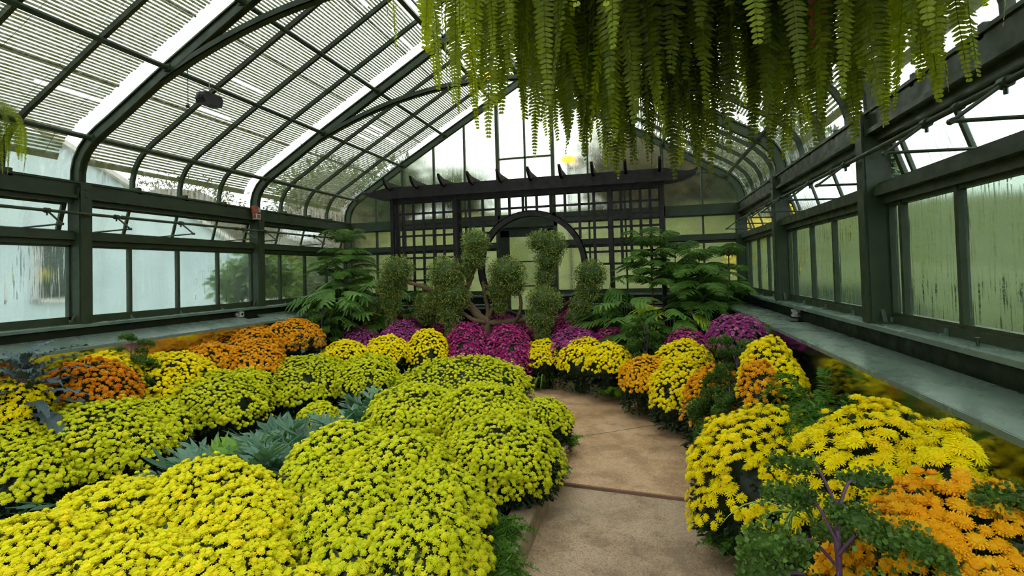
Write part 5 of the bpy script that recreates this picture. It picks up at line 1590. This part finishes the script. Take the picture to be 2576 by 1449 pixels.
# ---------------------------------------------------------------- the garden outside
def tree(name, label, blobs, mat, leaf, n, seed, trunk=None, group=None, cat='tree'):
    rg = np.random.default_rng(seed); c0 = np.array(blobs[0][:3]); base = np.array([c0[0], c0[1], -.06]); root = empty(name, tuple(base)); tag(root, label, cat, group)
    mb = MB(); tot = sum(b[3]*b[4] for b in blobs)
    for (x, y, z, rx, rz) in blobs:
        k = int(n*rx*rz/tot); u = rg.uniform(-1, 1, k); a = rg.uniform(0, 2*PI, k); s_ = np.sqrt(1-u*u); D = np.stack([s_*np.cos(a), s_*np.sin(a), u], 1)
        P = np.array([x, y, z])-base+D*np.array([rx, rx, rz])*(rg.uniform(.25, 1, k)**.4*rg.uniform(.85, 1.1, k))[:, None]
        mb.inst(LEAF4, frames_x(D+rg.normal(0, .8, (k, 3)), rg)*(leaf*rg.uniform(.6, 1.3, k))[:, None, None]*np.array([1., 1, 1]), P, rg.uniform(0, 1, k))
    for (x, y, z, rx, rz) in blobs:
        V = [np.array([x, y, z])-base+.72*np.array([rx*math.cos(e)*math.cos(q), rx*math.cos(e)*math.sin(q), rz*math.sin(e)]) for e in np.linspace(-PI/2, PI/2, 8) for q in np.arange(12)*PI/6]
        mb.raw(V, [[(j*12+q, j*12+(q+1) % 12, (j+1)*12+(q+1) % 12, (j+1)*12+q) for j in range(7) for q in range(12)]], (.15, 0, 0))
    mb.build('crown' if cat == 'tree' else 'leaves', mat, root)
    if trunk:
        t = MB(); t.tube([(0, 0, 0), (.05, 0, (blobs[0][2])*.6), (0, .05, blobs[0][2]+.1)], [trunk, trunk*.8, trunk*.4], 8); t.build('trunk', 'bark', root)
    return root


# left: white glasshouse next door, with a window full of plants
X = -6.6; GL_ = 1.10
house = empty('white_glasshouse', (X, 4.0, GL_)); tag(house, 'white panelled glasshouse next door seen through the left windows', 'building')
w0, w1 = at_x(14, 680, X)[1], at_x(128, 680, X)[1]
z0_, z1_ = at_x(70, 752, X)[2]-GL_, at_x(70, 605, X)[2]-GL_
def hz(y): return max(0, 2.25+.47*(9.05-y) if y > 4.6 else 2.25+.47*4.45)-GL_
mb = MB()
for ya, yb in ((-3.0, w0), (w1, 9.05)):
    yy = np.linspace(ya, yb, 12)
    mb.prism([(y-4, 0) for y in (ya, yb)]+[(y-4, hz(y)) for y in yy[::-1]], 'x', 0, .05)
mb.box((0, w0-4, 0), (.05, w1-4, z0_)); mb.box((0, w0-4, z1_), (.05, w1-4, hz(w1)))
mb.build('wall', 'white_wall', house)
bt = MB()
for y in np.arange(-2.9, 9.0, .47):
    if w0-.1 < y < w1+.1: continue
    bt.box((.05, y-4-.010, 0), (.068, y-4+.010, hz(y)))
bt.build('batten', 'batten', house)
rf = MB(); rf.bar((.06, .55, hz(4.55)+.02), (.06, 5.15, hz(9.15)+.02), .14, .07, (0, .4, .9)); rf.build('roof_edge', 'stone_white', house)
fr = MB(); q = .05
fr.box((.05, w0-4-q, z0_-q), (.09, w0-4, z1_+q)); fr.box((.05, w1-4, z0_-q), (.09, w1-4+q, z1_+q)); fr.box((.05, w0-4-q, z0_-q), (.09, w1-4+q, z0_)); fr.box((.05, w0-4-q, z1_), (.09, w1-4+q, z1_+q)); fr.build('window_frame', 'stone_white', house)
dk = MB(); dk.box((-1.6, w0-5, 0), (-1.55, w1-3, 2)); dk.build('back_wall', 'green', house)
wc = (w0+w1)/2
tree('flowering_shrub', 'leafy shrub with yellow flowers inside the white house window', [(-7.5, wc, 1.62, .5, .42), (-7.4, wc-.3, 1.9, .22, .32)], 'tree_d', .05, 2600, 5, cat='shrub')
tree('flowering_shrub', 'yellow daisies in front of the shrub in the white house window', [(-7.05, wc+.02, 1.72, .12, .12)], 'tree_y', .022, 130, 6, cat='shrub')
mb = MB(); mb.box((-16, -4, -.06), (-3.72, 12, GL_)); struct('ground_bank', mb, 'stone_white', 'pale paving outside the left windows, level with their ledge', 'paving')
tree('garden_shrub', 'large leaved shrub pressed against the far left windows', [(-4.15, 6.9, 1.75, .38, .42), (-4.2, 7.5, 1.65, .36, .4), (-4.3, 6.6, 1.5, .35, .4)], 'shrub', .075, 1500, 11, .02, cat='shrub')
tree('autumn_tree', 'autumn tinted trees behind the white glasshouse', [(-9, 11.5, 2.2, 2.2, 1.3), (-7.5, 14, 2.6, 2.2, 1.7), (-6.2, 11.0, 1.9, 1.0, 1.1), (-11.5, 12.5, 3.2, 2.2, 1.6)], 'tree_a', .065, 22000, 12, .12)
tree('garden_tree', 'green hedge beyond the left corner', [(-5.6, 10.2, 1.5, .9, .6), (-4.9, 9.2, 1.4, .6, .5)], 'tree_g', .07, 6000, 13, .1)
hb = MB(); U = []; nu_, nv_ = 40, 16
for i in range(nu_):
    for j in range(nv_):
        x = -26+52*i/(nu_-1); t = j/(nv_-1); U.append((x, 11.5+9*t, -.1+3.9*math.sin(t*PI/2)**1.3+.5*noise.noise(Vector((x*.35, t*3, 0)))))
hb.raw(U, [[(i*nv_+j, (i+1)*nv_+j, (i+1)*nv_+j+1, i*nv_+j+1) for i in range(nu_-1) for j in range(nv_-1)]])
struct('hill_lawn', hb, 'hill', 'grassy green bank rising beyond the gable wall', 'lawn', True)
tree('garden_tree', 'green trees beyond the gable wall on the left', [(-7.2, 19, 4.6, 2.2, 1.7), (-10.5, 19, 4.4, 2.6, 2.2), (-4.6, 20, 4.6, 1.3, 1.0)], 'tree_g', .14, 9000, 14, .15)
tree('autumn_tree', 'olive brown tree beyond the gable wall, right of the middle', [(1.9, 19, 4.7, 2.3, 1.7), (4.2, 20, 4.8, 2.0, 1.4)], 'tree_a', .14, 9000, 15, .15)
tree('garden_tree', 'green tree beyond the gable wall on the right', [(6.4, 18, 4.4, 2.6, 1.7)], 'tree_g', .14, 6000, 16, .15)
tree('yellow_tree', 'bright yellow autumn tree outside the right corner', [(4.35, 11.2, 1.72, .85, .35), (5.3, 10.9, 2.45, .85, .40), (4.35, 10.9, 2.50, .5, .22)], 'tree_y', .07, 6000, 18, .05)
hm_ = MB(); U = []
for i in range(33):
    for j in range(13):
        a = 2*PI*i/32; e = PI/2*j/12; U.append((10.5+5.0*math.cos(a)*math.cos(e), 15.5+6.5*math.sin(a)*math.cos(e), -.1+1.75*math.sin(e)**.8))
hm_.raw(U, [[(i*13+j, (i+1)*13+j, (i+1)*13+j+1, i*13+j+1) for i in range(32) for j in range(12)]])
struct('hill_mound', hm_, 'hill', 'smooth green mound on the lawn outside the right windows', 'lawn', True)
tree('dark_tree', 'dark shrubs at the foot of the green mound', [(6.2, 9.5, .7, .8, .55), (7.6, 10.5, .6, 1.2, .6)], 'tree_d', .07, 5000, 20, cat='shrub')
tree('conifer', 'tall dark conifer seen through the open right vent', [(11.2, 21.5, 5.6, 1.2, 1.3), (11.8, 21.0, 4.4, 1.9, 1.0), (13.1, 20.6, 4.9, .7, .5), (10.8, 21.9, 6.8, .6, .9), (12.4, 21, 5.2, .9, .5)], 'tree_d', .13, 9000, 21, .15)
tree('dark_tree', 'dim wooded slope behind the right lawn', [(17, 26, 1.9, 5, 2.0), (11, 28, 2.0, 4.5, 2.4), (7, 24, 2.2, 3, 2.2), (20, 19, 1.6, 3, 1.6)], 'tree_a', .2, 14000, 22, .2)
tree('autumn_tree', 'brown hedge at the far right beyond the wet glass', [(17, 14, 1.0, 2.2, 1.2), (19, 11, 1.0, 2, 1.1)], 'tree_r', .14, 7000, 23, cat='hedge')
bl = empty('brick_building', (24, 19, -.06)); tag(bl, 'low brown building with a pale roof line beyond the right windows', 'building')
mb = MB(); mb.box((0, -9, 0), (1, 5, 2.6)); mb.build('wall', 'brick', bl)
mb = MB(); mb.box((-.3, -9.2, 2.6), (1.3, 5.2, 2.9)); mb.build('roof', 'stone_white', bl)
mb = MB(); mb.box((-.04, -3.4, 1.2), (0, -1.4, 2.1)); mb.build('red_sign', 'red_plastic', bl)
p = at_y(1437, 412, 12.5); r_ = empty('garden_lamp', tuple(p)); tag(r_, 'amber lamp glowing outside the wet gable glass', 'lamp')
mb = MB(); mb.lathe([(0, -.08), (.14, -.07), (.17, 0), (.14, .06), (0, .08)], (0, 0, 0), 16); mb.build('globe', 'lamp_out', r_, True)
mb = MB(); mb.tube([(0, 0, -.08), (0, 0, -p[2]-.06)], .03, 6); mb.build('pole', 'dark_plastic', r_)

# ---------------------------------------------------------------- light
w = bpy.data.worlds.new('overcast'); SC.world = w; w.use_nodes = True; nt = w.node_tree; nt.nodes.clear()
out = nt.nodes.new('ShaderNodeOutputWorld'); bg = nt.nodes.new('ShaderNodeBackground'); tc = nt.nodes.new('ShaderNodeTexCoord'); sx = nt.nodes.new('ShaderNodeSeparateXYZ'); rp = nt.nodes.new('ShaderNodeValToRGB')
nt.links.new(tc.outputs['Generated'], sx.inputs[0]); nt.links.new(sx.outputs[2], rp.inputs[0])
e = rp.color_ramp.elements; e[0].position = 0; e[0].color = (.62, .70, .72, 1); e[1].position = .45; e[1].color = (1.0, 1.02, 1.03, 1)
nt.links.new(rp.outputs[0], bg.inputs[0]); bg.inputs[1].default_value = 2.3
nt.links.new(bg.outputs[0], out.inputs[0])
sun = bpy.data.objects.new('sun', bpy.data.lights.new('sun', 'SUN')); COL.objects.link(sun)
sun.data.energy = 1.6; sun.data.angle = math.radians(50); sun.data.color = (1, .99, .95); sun.rotation_euler = (math.radians(25), math.radians(12), 0)

SC.cycles.use_denoising = True
SC.cycles.debug_use_compact_bvh = True; SC.cycles.denoising_quality = 'FAST'
SC.cycles.use_adaptive_sampling = True; SC.cycles.adaptive_threshold = .09; SC.cycles.adaptive_min_samples = 12
SC.cycles.max_bounces = 7; SC.cycles.transparent_max_bounces = 12; SC.cycles.transmission_bounces = 5
SC.cycles.diffuse_bounces = 4; SC.cycles.glossy_bounces = 2
SC.cycles.denoising_prefilter = 'FAST'
SC.cycles.sample_clamp_indirect = 8
SC.cycles.caustics_reflective = False
SC.view_settings.view_transform = 'Standard'
SC.view_settings.look = 'None'
SC.view_settings.exposure = 0.2
